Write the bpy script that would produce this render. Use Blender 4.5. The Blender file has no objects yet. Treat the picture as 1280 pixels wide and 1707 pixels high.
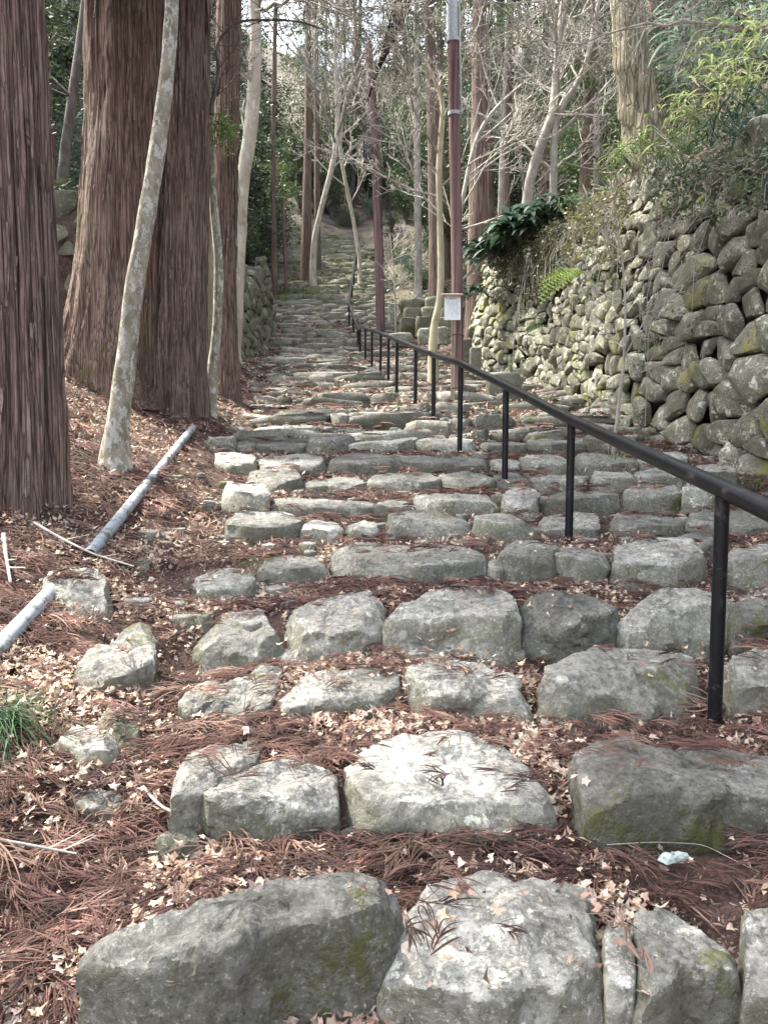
import bpy, math, random
import numpy as np
from mathutils import Vector, noise as mnoise

random.seed(7)
RNG = np.random.default_rng(7)
sc = bpy.context.scene
COL = sc.collection
R = math.radians

# ------------------------------------------------------------------ camera
F = 1283.0
PITCH = R(5.0)
cam_d = bpy.data.cameras.new('camera')
cam = bpy.data.objects.new('camera', cam_d)
COL.objects.link(cam)
cam_d.sensor_fit = 'VERTICAL'
cam_d.sensor_height = 36.0
cam_d.lens = 36.0 * F / 1707.0
cam_d.clip_start = 0.05
cam_d.clip_end = 600
cam.location = (0, 0, 0)
cam.rotation_euler = (R(90) - PITCH, 0, 0)
sc.camera = cam

# ------------------------------------------------------------------ light
SUN_EL, SUN_AZ = R(58), R(-63)        # azimuth from +Y, negative is towards -X
w = bpy.data.worlds.new('World')
sc.world = w
w.use_nodes = True
nt = w.node_tree
bg = nt.nodes['Background']
sky = nt.nodes.new('ShaderNodeTexSky')
sky.sky_type = 'NISHITA'
sky.sun_disc = False
sky.sun_elevation = SUN_EL
sky.sun_rotation = SUN_AZ
sky.air_density = 1.0
sky.dust_density = 4.0
sky.ozone_density = 0.6
hsv = nt.nodes.new('ShaderNodeHueSaturation')          # thin bright cloud: a paler sky
hsv.inputs['Saturation'].default_value = .45
nt.links.new(sky.outputs[0], hsv.inputs['Color'])
nt.links.new(hsv.outputs[0], bg.inputs[0])
bg.inputs[1].default_value = 0.15
sd = bpy.data.lights.new('sun', 'SUN')
sd.energy = 2.5
sd.angle = R(3.0)
sd.color = (1.0, 0.95, 0.85)
so = bpy.data.objects.new('sun', sd)
COL.objects.link(so)
sdir = Vector((math.sin(SUN_AZ) * math.cos(SUN_EL), math.cos(SUN_AZ) * math.cos(SUN_EL), math.sin(SUN_EL)))
so.rotation_euler = sdir.to_track_quat('Z', 'Y').to_euler()
sc.view_settings.view_transform = 'Standard'
sc.view_settings.look = 'None'
sc.view_settings.exposure = 2.65
sc.view_settings.gamma = 1.0
sc.view_settings.use_curve_mapping = False
sc.cycles.max_bounces = 5
sc.cycles.diffuse_bounces = 3
sc.cycles.glossy_bounces = 2
sc.cycles.transmission_bounces = 2
sc.cycles.transparent_max_bounces = 4
sc.cycles.use_denoising = True

# ------------------------------------------------------------------ photo pixel -> place
CP, SP = math.cos(PITCH), math.sin(PITCH)
def ray(px, py):
    a = (px - 640.0) / F
    b = (853.5 - py) / F
    return a, CP + b * SP, -SP + b * CP
def P(px, py, Y):
    rx, ry, rz = ray(px, py)
    t = Y / ry
    return np.array([rx * t, Y, rz * t])
def depth(py, Y):
    return Y / ray(640, py)[1]
def zat(py, Y):
    return P(640, py, Y)[2]

# ------------------------------------------------------------------ value noise (numpy)
def _h(i, j, s):
    n = (i * 374761393 + j * 668265263 + s * 974634777) & 0x7fffffff
    n = ((n ^ (n >> 13)) * 1274126177) & 0x7fffffff
    return ((n ^ (n >> 16)) & 0xffff) / 65535.0 * 2 - 1
def vn(x, y, s=0):
    x = np.asarray(x, float); y = np.asarray(y, float)
    i = np.floor(x).astype(np.int64); j = np.floor(y).astype(np.int64)
    fx = x - i; fy = y - j
    fx = fx * fx * (3 - 2 * fx); fy = fy * fy * (3 - 2 * fy)
    a = _h(i, j, s); b = _h(i + 1, j, s); c = _h(i, j + 1, s); d = _h(i + 1, j + 1, s)
    return (a * (1 - fx) + b * fx) * (1 - fy) + (c * (1 - fx) + d * fx) * fy
def fbm(x, y, s=0, o=4):
    r = 0; a = 1.0; t = 0
    for k in range(o):
        r = r + a * vn(x * 2 ** k, y * 2 ** k, s + k); t += a; a *= .5
    return r / t
def sstep(a, b, x):
    t = np.clip((x - a) / (b - a), 0, 1)
    return t * t * (3 - 2 * t)

# ------------------------------------------------------------------ ground
BY = [0, 20.0, 22.5, 25.5, 29.5, 37, 46, 60, 90, 150]
BZ = [-1.42, -1.42 + .18 * 20, None, None, None, None, None, None, None, None]
BZ[2] = zat(585, 22.5); BZ[3] = zat(545, 25.5); BZ[4] = zat(503, 29.5); BZ[5] = zat(448, 37); BZ[6] = zat(398, 46)
BZ[7] = BZ[6] + 8.5; BZ[8] = BZ[7] + 19; BZ[9] = BZ[8] + 30
BY = np.array(BY, float); BZ = np.array(BZ, float)
def base(y):
    return np.interp(y, BY, BZ)
def ysolve(py):                      # distance at which the plain slope is seen at row py
    ys = np.arange(0.8, 60, 0.01)
    zz = np.array(ray(640, py)[2] / ray(640, py)[1]) * ys
    k = np.argmax(zz < base(ys))
    d = zz - base(ys)
    k = np.nonzero(d < 0)[0]
    return ys[k[0]] if len(k) else 60.
ROWPY = [1765, 1392, 1197, 1097, 972, 895, 857, 820, 793, 759]
YR = [ysolve(p) for p in ROWPY]
y = YR[-1]
rr = random.Random(3)
while y < 46:
    y += (0.56 - 0.14 * min(1, max(0, (y - 14) / 14))) * rr.uniform(.85, 1.15)
    YR.append(y)
YRA = np.array([-1.0, .5] + YR + [200.])
def saw(y):
    i = np.clip(np.searchsorted(YRA, y, 'right') - 1, 0, len(YRA) - 2)
    a = YRA[i]; b = YRA[i + 1]
    f = np.clip((y - a) / (b - a), 0, 1)
    g = .6 * np.clip(f / .25, 0, 1) + .4 * f
    return base(a) + (base(b) - base(a)) * g
def xl(y):
    return -.6 - .112 * np.asarray(y, float)
def xr(y):
    return np.interp(y, [0, 13, 16, 21, 29, 46], [3.4, 2.8, 1.75, .8, .05, -1.5])
WR = np.array([(3.45, 1.2), (3.15, 6.2), (3.0, 10.0), (2.75, 13.6), (2.1, 16.2), (2.0, 17.4), (5.2, 19.5)])
WL = np.array([(-9.0, 9.6), (-2.95, 11.6), (-3.35, 20), (-3.75, 26), (-7.5, 30)])
def xwr(y):
    return np.interp(y, [0, 6.2, 10, 13.6, 16.2, 17.4, 19.5, 24], [3.45, 3.15, 3.0, 2.75, 2.1, 2.0, 5.2, 14])
def xwl(y):
    return np.interp(y, [7, 9.6, 11.6, 20, 26, 30, 36], [-16, -9, -2.95, -3.35, -3.75, -7.5, -14])
def rt_h(y):                        # height of the right retaining wall
    return np.interp(y, [0, 6, 8, 11, 16, 20], [2.5, 2.55, 2.65, 2.7, 2.35, 2.3])
def lt_h(y):
    return np.interp(y, [8, 9.6, 11.2, 12, 20, 26, 30], [3.5, 3.5, 2.7, 2.2, 2.0, 1.7, 1.2])
def ground(x, y, fine=True):
    x = np.asarray(x, float); y = np.asarray(y, float)
    b = base(y)
    m = sstep(-.5, .1, x - xl(y)) * sstep(.2, -.1, x - xr(y)) * sstep(48, 44, y)
    z = b + (saw(y) - b - np.interp(y, [0, 6, 12], [.045, .03, 0])) * m
    dl = np.maximum(0, xl(y) - x)
    k = np.interp(y, [0, 3, 6, 9, 20, 30], [.12, .18, .42, .5, .35, .3])
    z = z + k * dl - .03 * np.minimum(dl, 4) ** 2 * (k > .3) * .5
    dr = np.maximum(0, x - xr(y))
    z = z + np.where(y > 17, .28 * dr, .02 * np.minimum(dr, 3))
    # terraces behind the walls
    tr = sstep(.02, .22, x - xwr(y) - .35)
    z = z * (1 - tr) + tr * (b + rt_h(y) - .05 + .62 * np.maximum(0, x - xwr(y) - .35) ** .95)
    tl = sstep(.02, .22, xwl(y) - x - .3)
    z = z * (1 - tl) + tl * (b + lt_h(y) - .05 + .4 * np.maximum(0, xwl(y) - x - .3))
    z = z + np.maximum(0, np.abs(x + 2) - 14) * .12
    n = fbm(x * 1.3, y * 1.3, 5, 4) * .045
    far = sstep(14, 40, y) * (1 - sstep(-.8, 0, x - xl(y)) * sstep(.8, 0, x - xr(y)) * sstep(50, 44, y))
    n = n + far * fbm(x * .25, y * .25, 9, 4) * .9
    if fine:
        n = n + fbm(x * 9, y * 9, 21, 3) * .012
    return z + n
def hit(px, py):
    rx, ry, rz = ray(px, py)
    ys = np.concatenate([np.arange(.8, 12, .01), np.arange(12, 90, .05)])
    t = ys / ry
    d = rz * t - ground(rx * t, ys, False)
    k = np.nonzero(d < 0)[0]
    Y = ys[k[0]] if len(k) else 90.
    return P(px, py, Y)

# ------------------------------------------------------------------ mesh helpers
class MB:
    sharp = 52
    def __init__(s):
        s.V = []; s.F = []; s.C = []; s.n = 0; s.hasc = False
    def add(s, v, f, c=None):
        v = np.asarray(v, float).reshape(-1, 3)
        f = np.asarray(f, dtype=np.int64)
        s.V.append(v)
        s.F.append(f + s.n)
        if c is not None:
            c = np.asarray(c, float)
            if c.ndim == 1:
                c = np.tile(c, (len(v), 1))
            s.hasc = True
        else:
            c = np.ones((len(v), 3)) * .5
        s.C.append(c)
        s.n += len(v)
    def mesh(s, name, mat=None, smooth=True):
        me = bpy.data.meshes.new(name)
        V = np.concatenate(s.V)
        me.vertices.add(len(V))
        me.vertices.foreach_set('co', V.astype(np.float32).ravel())
        loops = np.concatenate([f.ravel() for f in s.F])
        tot = np.concatenate([np.full(len(f), f.shape[1]) for f in s.F])
        st = np.concatenate([[0], np.cumsum(tot)[:-1]])
        me.loops.add(len(loops))
        me.loops.foreach_set('vertex_index', loops.astype(np.int32))
        me.polygons.add(len(tot))
        me.polygons.foreach_set('loop_start', st.astype(np.int32))
        me.polygons.foreach_set('loop_total', tot.astype(np.int32))
        me.polygons.foreach_set('use_smooth', np.full(len(tot), smooth))
        me.update(calc_edges=True)
        if s.hasc:
            a = me.color_attributes.new('tint', 'FLOAT_COLOR', 'POINT')
            C = np.concatenate(s.C)
            a.data.foreach_set('color', np.c_[C, np.ones(len(C))].astype(np.float32).ravel())
        if mat:
            me.materials.append(mat)
        if smooth and len(V) < 60000 and not s.hasc:
            me.set_sharp_from_angle(angle=R(s.sharp))
        return me
    def build(s, name, mat, parent=None, smooth=True, **kw):
        return link(name, s.mesh(name, mat, smooth), parent, **kw)
def link(name, me, parent=None, loc=None, **kw):
    o = bpy.data.objects.new(name, me)
    COL.objects.link(o)
    if parent is not None:
        o.parent = parent
    if loc is not None:
        o.location = loc
    for k, v in kw.items():
        o[k] = v
    return o
def thing(name, label, cat, loc=(0, 0, 0), group=None, rot=None):
    o = bpy.data.objects.new(name, None)
    COL.objects.link(o)
    o.empty_display_size = .1
    o.location = loc
    if rot is not None:
        o.rotation_euler = rot
    o['label'] = label
    o['category'] = cat
    if group:
        o['group'] = group
    return o
def dup(src, loc, rz=0, s=1.0, label=None, rot=None):
    r = src.copy()
    COL.objects.link(r)
    r.location = loc
    r.rotation_euler = rot if rot else (0, 0, rz)
    r.scale = (s, s, s) if not isinstance(s, tuple) else s
    if label:
        r['label'] = label
    for ch in src.children:
        c = ch.copy(); COL.objects.link(c); c.parent = r
        for g in ch.children:
            d = g.copy(); COL.objects.link(d); d.parent = c
    return r
def grid_faces(n, m, wrap=False):     # n rings of m vertices
    i = np.arange(n - 1)[:, None]
    j = np.arange(m if wrap else m - 1)[None, :]
    j2 = (j + 1) % m
    f = np.stack([i * m + j, i * m + j2, (i + 1) * m + j2, (i + 1) * m + j], -1)
    return f.reshape(-1, 4)
def tube(mb, pts, rad, k=8, c=None, cap=True, disp=None):
    pts = np.asarray(pts, float); n = len(pts)
    rad = np.broadcast_to(np.asarray(rad, float), (n,))
    t = np.gradient(pts, axis=0)
    t /= np.linalg.norm(t, axis=1)[:, None] + 1e-9
    ref = np.array([0.0, 0, 1]) if abs(t.mean(0)[2]) < .8 else np.array([0.0, 1, 0])
    a = np.cross(t, ref); a /= np.linalg.norm(a, axis=1)[:, None] + 1e-9
    b = np.cross(t, a)
    th = np.arange(k) * 2 * np.pi / k
    ring = np.cos(th)[None, :, None] * a[:, None, :] + np.sin(th)[None, :, None] * b[:, None, :]
    rr = rad[:, None, None]
    if disp is not None:
        rr = rr * disp[:, :, None]
    v = pts[:, None, :] + ring * rr
    v = v.reshape(-1, 3)
    f = grid_faces(n, k, True)[:, ::-1]
    mb.add(v, f, c)
    if cap:
        o = mb.n - n * k
        mb.F.append(np.array([[o + j for j in range(k)]]))
        mb.F.append(np.array([[o + (n - 1) * k + j for j in range(k)][::-1]]))
def box(mb, c, s, c3=None, rz=0, rx=0):
    v = np.array([[x, y, z] for z in (-.5, .5) for y in (-.5, .5) for x in (-.5, .5)]) * np.array(s)
    if rx:
        ca, sa = math.cos(rx), math.sin(rx)
        v = v @ np.array([[1, 0, 0], [0, ca, sa], [0, -sa, ca]])
    if rz:
        ca, sa = math.cos(rz), math.sin(rz)
        v = v @ np.array([[ca, sa, 0], [-sa, ca, 0], [0, 0, 1]])
    mb.add(v + np.array(c), [[0, 2, 3, 1], [4, 5, 7, 6], [0, 1, 5, 4], [2, 6, 7, 3], [0, 4, 6, 2], [1, 3, 7, 5]], c3)

# ------------------------------------------------------------------ materials
class NT:
    def __init__(s, name, rough=.85):
        s.m = bpy.data.materials.new(name)
        s.m.use_nodes = True
        s.t = s.m.node_tree
        s.b = s.t.nodes['Principled BSDF']
        s.b.inputs['Roughness'].default_value = rough
        s.b.inputs['Specular IOR Level'].default_value = .3
        g = s.t.nodes.new('ShaderNodeNewGeometry')
        s.pos = g.outputs['Position']; s.nrm = g.outputs['Normal']
    def L(s, a, b): s.t.links.new(a, b)
    def mapping(s, scale, loc=None, src=None):
        n = s.t.nodes.new('ShaderNodeMapping')
        n.inputs['Scale'].default_value = scale
        s.L(src or s.pos, n.inputs['Vector'])
        if loc is not None:
            s.L(loc, n.inputs['Location'])
        return n.outputs[0]
    def noise(s, scale, detail=4, rough=.6, vec=None, dist=0.):
        n = s.t.nodes.new('ShaderNodeTexNoise')
        n.inputs['Scale'].default_value = scale
        n.inputs['Detail'].default_value = detail
        n.inputs['Roughness'].default_value = rough
        n.inputs['Distortion'].default_value = dist
        s.L(vec or s.pos, n.inputs['Vector'])
        return n.outputs['Fac']
    def vor(s, scale, vec=None, feat='F1', out='Distance'):
        n = s.t.nodes.new('ShaderNodeTexVoronoi')
        n.feature = feat
        n.inputs['Scale'].default_value = scale
        s.L(vec or s.pos, n.inputs['Vector'])
        return n.outputs[out]
    def ramp(s, fac, a, b, ca=0., cb=1.):
        n = s.t.nodes.new('ShaderNodeMapRange')
        n.inputs['From Min'].default_value = a
        n.inputs['From Max'].default_value = b
        n.inputs['To Min'].default_value = ca
        n.inputs['To Max'].default_value = cb
        n.interpolation_type = 'SMOOTHSTEP'
        s.L(fac, n.inputs['Value'])
        return n.outputs[0]
    def mix(s, fac, a, b, mode='MIX'):
        n = s.t.nodes.new('ShaderNodeMix')
        n.data_type = 'RGBA'; n.blend_type = mode
        if isinstance(fac, (int, float)): n.inputs[0].default_value = fac
        else: s.L(fac, n.inputs[0])
        for v, i in ((a, 6), (b, 7)):
            if isinstance(v, tuple): n.inputs[i].default_value = (*v, 1)
            else: s.L(v, n.inputs[i])
        return n.outputs[2]
    def math(s, op, a, b=None):
        n = s.t.nodes.new('ShaderNodeMath'); n.operation = op
        for v, i in ((a, 0), (b, 1)):
            if v is None: continue
            if isinstance(v, (int, float)): n.inputs[i].default_value = v
            else: s.L(v, n.inputs[i])
        return n.outputs[0]
    def rnd(s):
        return s.t.nodes.new('ShaderNodeObjectInfo').outputs['Random']
    def attr(s):
        n = s.t.nodes.new('ShaderNodeAttribute'); n.attribute_name = 'tint'
        return n.outputs['Color']
    def nz(s):
        n = s.t.nodes.new('ShaderNodeSeparateXYZ'); s.L(s.nrm, n.inputs[0]); return n.outputs[2]
    def bump(s, h, strength=.5, dist=.02):
        n = s.t.nodes.new('ShaderNodeBump')
        n.inputs['Strength'].default_value = strength
        n.inputs['Distance'].default_value = dist
        s.L(h, n.inputs['Height'])
        s.L(n.outputs[0], s.b.inputs['Normal'])
    def col(s, c):
        if isinstance(c, tuple): s.b.inputs['Base Color'].default_value = (*c, 1)
        else: s.L(c, s.b.inputs['Base Color'])

def rock_mat(name, ca, cb, moss=.4, lichen=.5, mosscol=(.10, .105, .03), lichcol=(.50, .50, .43), dark=(.05, .048, .04), film=(.135, .132, .09)):
    t = NT(name, .88)
    off = t.math('MULTIPLY', t.rnd(), 37.0)
    vec = t.mapping((1, 1, 1), loc=off)
    n1 = t.noise(2.6, 6, .62, vec)
    c = t.mix(t.ramp(n1, .35, .65), ca, cb)
    n2 = t.noise(34, 8, .75, vec)
    c = t.mix(t.ramp(n2, .44, .60, 0, .6), c, dark)
    n6 = t.noise(9, 6, .7, vec, .6)
    c = t.mix(t.ramp(n6, .5, .66, 0, .6), c, dark)
    # side faces carry a brownish film, tops are worn clean
    side = t.ramp(t.nz(), .8, .3, 0, .75)
    c = t.mix(t.math('MULTIPLY', side, t.ramp(n6, .35, .6, .35, 1.)), c, film)
    n3 = t.noise(13, 9, .72, vec, .4)
    lk = t.ramp(t.math('ADD', n3, t.math('MULTIPLY', n1, .35)), .86 - .14 * lichen, .90 - .14 * lichen, 0, .8)
    c = t.mix(lk, c, lichcol)
    n9 = t.noise(75, 6, .8, vec)
    c = t.mix(t.math('MULTIPLY', t.ramp(n9, .56, .62), t.ramp(n1, .35, .55, .2, .65)), c, lichcol)
    c = t.mix(t.ramp(n9, .44, .38, 0, .7), c, dark)
    v = t.vor(11, vec)
    n7 = t.noise(3.0, 3, .5, vec)
    sp = t.math('MULTIPLY', t.ramp(v, .28, .2), t.ramp(n7, .5, .6))
    c = t.mix(t.math('MULTIPLY', sp, .75 * lichen), c, lichcol)
    n4 = t.noise(1.9, 7, .68, vec)
    n5 = t.noise(40, 3, .6, vec)
    mk = t.ramp(t.math('ADD', n4, t.math('MULTIPLY', n5, .12)), .72 - .2 * moss, .80 - .2 * moss, 0, .85)
    c = t.mix(mk, c, mosscol)
    r = t.ramp(t.rnd(), 0, 1, .65, 1.3)
    hs = t.t.nodes.new('ShaderNodeHueSaturation')
    t.L(r, hs.inputs['Value']); t.L(c, hs.inputs['Color'])
    t.col(hs.outputs[0])
    h = t.math('ADD', t.math('MULTIPLY', n2, .35), t.math('ADD', t.math('MULTIPLY', n6, .8), t.math('MULTIPLY', mk, .25)))
    h = t.math('ADD', h, t.math('MULTIPLY', t.noise(110, 4, .7, vec), .12))
    t.bump(h, .9, .022)
    return t.m
def bark_mat(name, ca, cb, cc, sc_=34, mossy=0.0, strength=.8):
    t = NT(name, .92)
    vec = t.mapping((sc_, sc_, sc_ * .022))
    n1 = t.noise(1.0, 6, .65, vec, .3)
    vg = t.vor(1.5, vec, 'DISTANCE_TO_EDGE')
    grv = t.ramp(vg, .0, .14, 1, 0)
    n2 = t.noise(2.6, 5, .7, vec)
    n3 = t.noise(1.1, 4, .6)
    c = t.mix(t.ramp(n1, .36, .62), ca, cb)
    c = t.mix(t.ramp(n2, .52, .72, 0, .8), c, cc)
    c = t.mix(t.ramp(n3, .45, .65, 0, .35), c, cc)
    fk = t.noise(1.0, 5, .75, t.mapping((sc_ * 2.2, sc_ * 2.2, sc_ * .3)))
    c = t.mix(t.ramp(fk, .52, .66, 0, .5), c, cc)
    c = t.mix(t.ramp(fk, .47, .36, 0, .45), c, ca)
    c = t.mix(t.math('MULTIPLY', grv, .75), c, (ca[0] * .4, ca[1] * .4, ca[2] * .4))
    if mossy:
        n4 = t.noise(2.2, 6, .7)
        c = t.mix(t.ramp(n4, .62 - .25 * mossy, .74 - .25 * mossy, 0, .8), c, (.105, .11, .03))
    t.col(c)
    t.bump(t.math('SUBTRACT', t.math('ADD', n1, t.math('ADD', t.math('MULTIPLY', n2, .6), t.math('MULTIPLY', fk, .4))), t.math('MULTIPLY', grv, .5)), strength, .035)
    return t.m
def blotch_bark(name, ca, cb, lich, lk=.5, sc_=7):
    t = NT(name, .85)
    vec = t.mapping((1, 1, .55))
    n1 = t.noise(sc_, 5, .6, vec)
    c = t.mix(t.ramp(n1, .38, .62), ca, cb)
    n2 = t.noise(sc_ * 1.6, 6, .7, vec)
    k = t.ramp(n2, .66 - .2 * lk, .70 - .2 * lk, 0, .85)
    c = t.mix(k, c, lich)
    n3 = t.noise(60, 4, .7, t.mapping((1, 1, 2.2)))
    c = t.mix(t.ramp(n3, .5, .7, 0, .45), c, (ca[0] * .45, ca[1] * .45, ca[2] * .45))
    n4 = t.noise(3.1, 5, .6)
    c = t.mix(t.ramp(n4, .56, .68, 0, .4), c, (.11, .115, .045))
    t.col(c)
    t.bump(t.math('ADD', n3, k), .5, .008)
    return t.m
def leaf_mat(name, rough=.6, trans=.3):
    t = NT(name, rough)
    c = t.attr()
    t.col(c)
    if trans:
        tr = t.t.nodes.new('ShaderNodeBsdfTranslucent')
        t.L(c, tr.inputs[0])
        mx = t.t.nodes.new('ShaderNodeMixShader')
        mx.inputs[0].default_value = trans
        out = t.t.nodes['Material Output']
        t.L(t.b.outputs[0], mx.inputs[1]); t.L(tr.outputs[0], mx.inputs[2])
        t.L(mx.outputs[0], out.inputs[0])
    return t.m
def plain(name, c, rough=.6, metal=0., var=.25, bump=.1, scale=30):
    t = NT(name, rough)
    n = t.noise(scale, 5, .65)
    t.col(t.mix(t.ramp(n, .35, .7), c, tuple(v * (1 - var) for v in c)))
    t.b.inputs['Metallic'].default_value = metal
    t.bump(n, bump, .005)
    return t.m

def dirty(name, c, dirt, rough_, k0, k1, sc_, amount=.85):
    t = NT(name, rough_)
    n = t.noise(sc_, 8, .7); n2 = t.noise(sc_ * 6, 5, .7)
    cc = t.mix(t.ramp(n2, .35, .7), c, tuple(v * .75 for v in c))
    cc = t.mix(t.ramp(t.math('ADD', n, t.math('MULTIPLY', n2, .25)), k0, k1, 0, amount), cc, dirt)
    t.col(cc)
    r = t.ramp(n, k0 - .1, k1, rough_, .9)
    t.L(r, t.b.inputs['Roughness'])
    t.bump(n2, .3, .004)
    return t.m

M = {}
M['step'] = rock_mat('step_rock', (.185, .18, .158), (.31, .305, .275), moss=.40, lichen=.5)
M['wall'] = rock_mat('wall_rock', (.13, .13, .10), (.30, .295, .235), moss=.47, lichen=.8, mosscol=(.215, .21, .07), lichcol=(.52, .52, .43), film=(.105, .105, .07))
M['mossy'] = rock_mat('mossy_shade_rock', (.10, .105, .075), (.17, .17, .13), moss=.75, lichen=.25, mosscol=(.07, .08, .022))  # mossy stones; its dark tone also paints shade on the top flight
M['cedar'] = bark_mat('cedar_bark', (.115, .076, .060), (.25, .17, .138), (.42, .335, .29))
M['cedar_moss'] = bark_mat('mossy_cedar_bark', (.105, .066, .050), (.25, .165, .125), (.38, .30, .24), mossy=.16)
M['cedar_far'] = bark_mat('far_cedar_bark', (.12, .08, .062), (.21, .145, .115), (.27, .22, .18), sc_=20, mossy=.15)
M['mossbark'] = bark_mat('mossy_bark', (.15, .13, .09), (.36, .33, .24), (.50, .47, .38), sc_=9, mossy=.3)
M['birch'] = blotch_bark('mottled_bark', (.20, .175, .13), (.33, .30, .235), (.50, .50, .46), .75, 13)
M['pale'] = blotch_bark('pale_bark', (.34, .30, .24), (.46, .42, .35), (.58, .57, .53), .4, 5)
M['yellow'] = blotch_bark('yellow_bark', (.34, .31, .20), (.45, .41, .29), (.52, .50, .42), .2, 6)
M['twig'] = blotch_bark('twig_bark', (.24, .22, .19), (.36, .34, .30), (.48, .46, .42), .3, 8)
M['twigdark'] = blotch_bark('dark_twig_bark', (.085, .072, .065), (.15, .13, .115), (.3, .28, .24), .2, 8)
M['leaf'] = leaf_mat('leaf', .45, .3)
M['frond'] = leaf_mat('dry_frond', .85, .12)
M['dry'] = leaf_mat('dry_leaf', .8, .25)
M['black'] = dirty('black_paint', (.008, .009, .011), (.05, .045, .04), .33, .66, .78, 16, .7)
M['black'].node_tree.nodes['Principled BSDF'].inputs['Specular IOR Level'].default_value = .25
M['pipe'] = dirty('grey_pipe', (.33, .37, .40), (.10, .085, .065), .45, .60, .72, 9)
M['pole'] = bark_mat('brown_pole', (.15, .088, .085), (.19, .12, .115), (.25, .17, .165), sc_=9, strength=.15)
M['woodlight'] = bark_mat('light_wood', (.30, .22, .18), (.38, .30, .25), (.43, .36, .30), sc_=40, strength=.3)
M['board'] = plain('white_board', (.82, .84, .86), .4, var=.12, bump=.05)
M['ink'] = plain('faded_ink', (.25, .27, .33), .6, bump=0)
M['grey'] = plain('grey_sleeve', (.42, .45, .48), .5)
M['wire'] = plain('black_wire', (.02, .02, .022), .5)
# ground: dark litter mixed out of browns and cream specks
def ground_mat():
    t = NT('litter_ground', .95)
    n1 = t.noise(7, 8, .7)
    c = t.mix(t.ramp(n1, .4, .62), (.055, .034, .027), (.135, .082, .066))
    v = t.noise(70, 4, .7, t.mapping((1, 1, 1)), 1.)
    c = t.mix(t.ramp(v, .52, .66), c, (.24, .15, .12))
    n2 = t.noise(1.6, 5, .6)
    v2 = t.vor(55)
    c = t.mix(t.math('MULTIPLY', t.ramp(v2, .3, .2), t.ramp(n2, .45, .62, .1, .8)), c, (.46, .36, .28))
    n3 = t.noise(.45, 5, .6)
    sp = t.t.nodes.new('ShaderNodeSeparateXYZ'); t.L(t.pos, sp.inputs[0])
    n8 = t.noise(1.1, 8, .75)
    hill = t.mix(t.ramp(n8, .4, .6), (.055, .05, .038), (.16, .135, .115))
    c = t.mix(t.ramp(sp.outputs[1], 14, 34, 0, .85), c, hill)
    c = t.mix(t.ramp(n3, .50, .64, 0, .5), c, (.09, .10, .045))
    t.col(c)
    t.bump(t.math('ADD', n1, v), .9, .04)
    return t.m
M['ground'] = ground_mat()
M['core'] = plain('wall_earth_bore_shade', (.05, .042, .03), .95, var=.5, bump=.6, scale=12)

# ------------------------------------------------------------------ ground sheet
def ground_sheet():
    xs = np.concatenate([np.arange(-60, -12, 2.0), np.arange(-12, -4, .3), np.arange(-4, 4.2, .06), np.arange(4.2, 12, .3), np.arange(12, 61, 2.0)])
    ys = np.concatenate([np.arange(-8, .6, .6), np.arange(.6, 8, .045), np.arange(8, 22, .12), np.arange(22, 50, .25), np.arange(50, 151, 2.0)])
    X, Y = np.meshgrid(xs, ys)
    Z = ground(X, Y)
    mb = MB()
    mb.add(np.stack([X, Y, Z], -1).reshape(-1, 3), grid_faces(len(ys), len(xs)))
    mb.build('ground', M['ground'], kind='structure')
ground_sheet()

# ------------------------------------------------------------------ stones
def poly_radial(poly, N):
    """radius of a star-shaped polygon about its centroid at N angles, softened"""
    poly = np.asarray(poly, float)
    c = (poly.min(0) + poly.max(0)) / 2 * .5 + poly.mean(0) * .5
    q = poly - c
    th = np.arange(N) * 2 * np.pi / N
    r = np.zeros(N)
    d = np.stack([np.cos(th), np.sin(th)], 1)
    for i in range(len(q)):
        a = q[i]; b = q[(i + 1) % len(q)]
        e = b - a
        den = d[:, 0] * e[1] - d[:, 1] * e[0]
        den = np.where(abs(den) < 1e-9, 1e-9, den)
        t = (a[0] * e[1] - a[1] * e[0]) / den
        s = (a[0] * d[:, 1] - a[1] * d[:, 0]) / den
        ok = (t > 0) & (s >= -1e-6) & (s <= 1 + 1e-6)
        r = np.where(ok & (t > r), t, r)
    r = np.where(r == 0, r[r > 0].mean() if (r > 0).any() else .1, r)
    for _ in range(max(1, N // 40)):
        r = r * .6 + .2 * np.roll(r, 1) + .2 * np.roll(r, -1)
    return c, th, r
def chip(V, ctr, size, rs, n=7, lo=.55, hi=.9):
    """flat breaks: push vertices back onto random planes"""
    for _ in range(n):
        a = rs.uniform(0, 2 * np.pi); e = rs.uniform(-.15, .95)
        nn = np.array([math.cos(a) * math.cos(e), math.sin(a) * math.cos(e), math.sin(e)])
        d = (V - ctr) @ nn
        m = d.max() - (1 - rs.uniform(lo, hi)) * .75 * size
        k = d > m
        V[k] -= ((d[k] - m) * .97)[:, None] * nn
    return V
def chipw(V, ctr, rs, side):
    for _ in range(6):
        nn = np.array([-side * rs.uniform(.4, 1.), rs.uniform(-.8, .8) - .3, rs.uniform(-.7, .9)])
        nn /= np.linalg.norm(nn)
        d = (V - ctr) @ nn
        m = d.max() * rs.uniform(.72, .97)
        k = d > m
        V[k] -= ((d[k] - m) * .95)[:, None] * nn
    return V
def rough(V, ctr, size, seed, amp=.03, sc_=2.5):
    out = V.copy()
    off = Vector((seed * 3.17 % 91, seed * 7.31 % 87, seed * 1.71 % 77))
    for i, p in enumerate(V):
        q = Vector(p) / size * sc_ + off
        n = mnoise.fractal(q, .7, 2.1, 5)
        d = p - ctr
        L = np.linalg.norm(d) + 1e-6
        out[i] = p + d / L * n * amp * size
    return out
STONEPOLY = []       # footprints for the litter: (poly, ztop, slope, yf)
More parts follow.
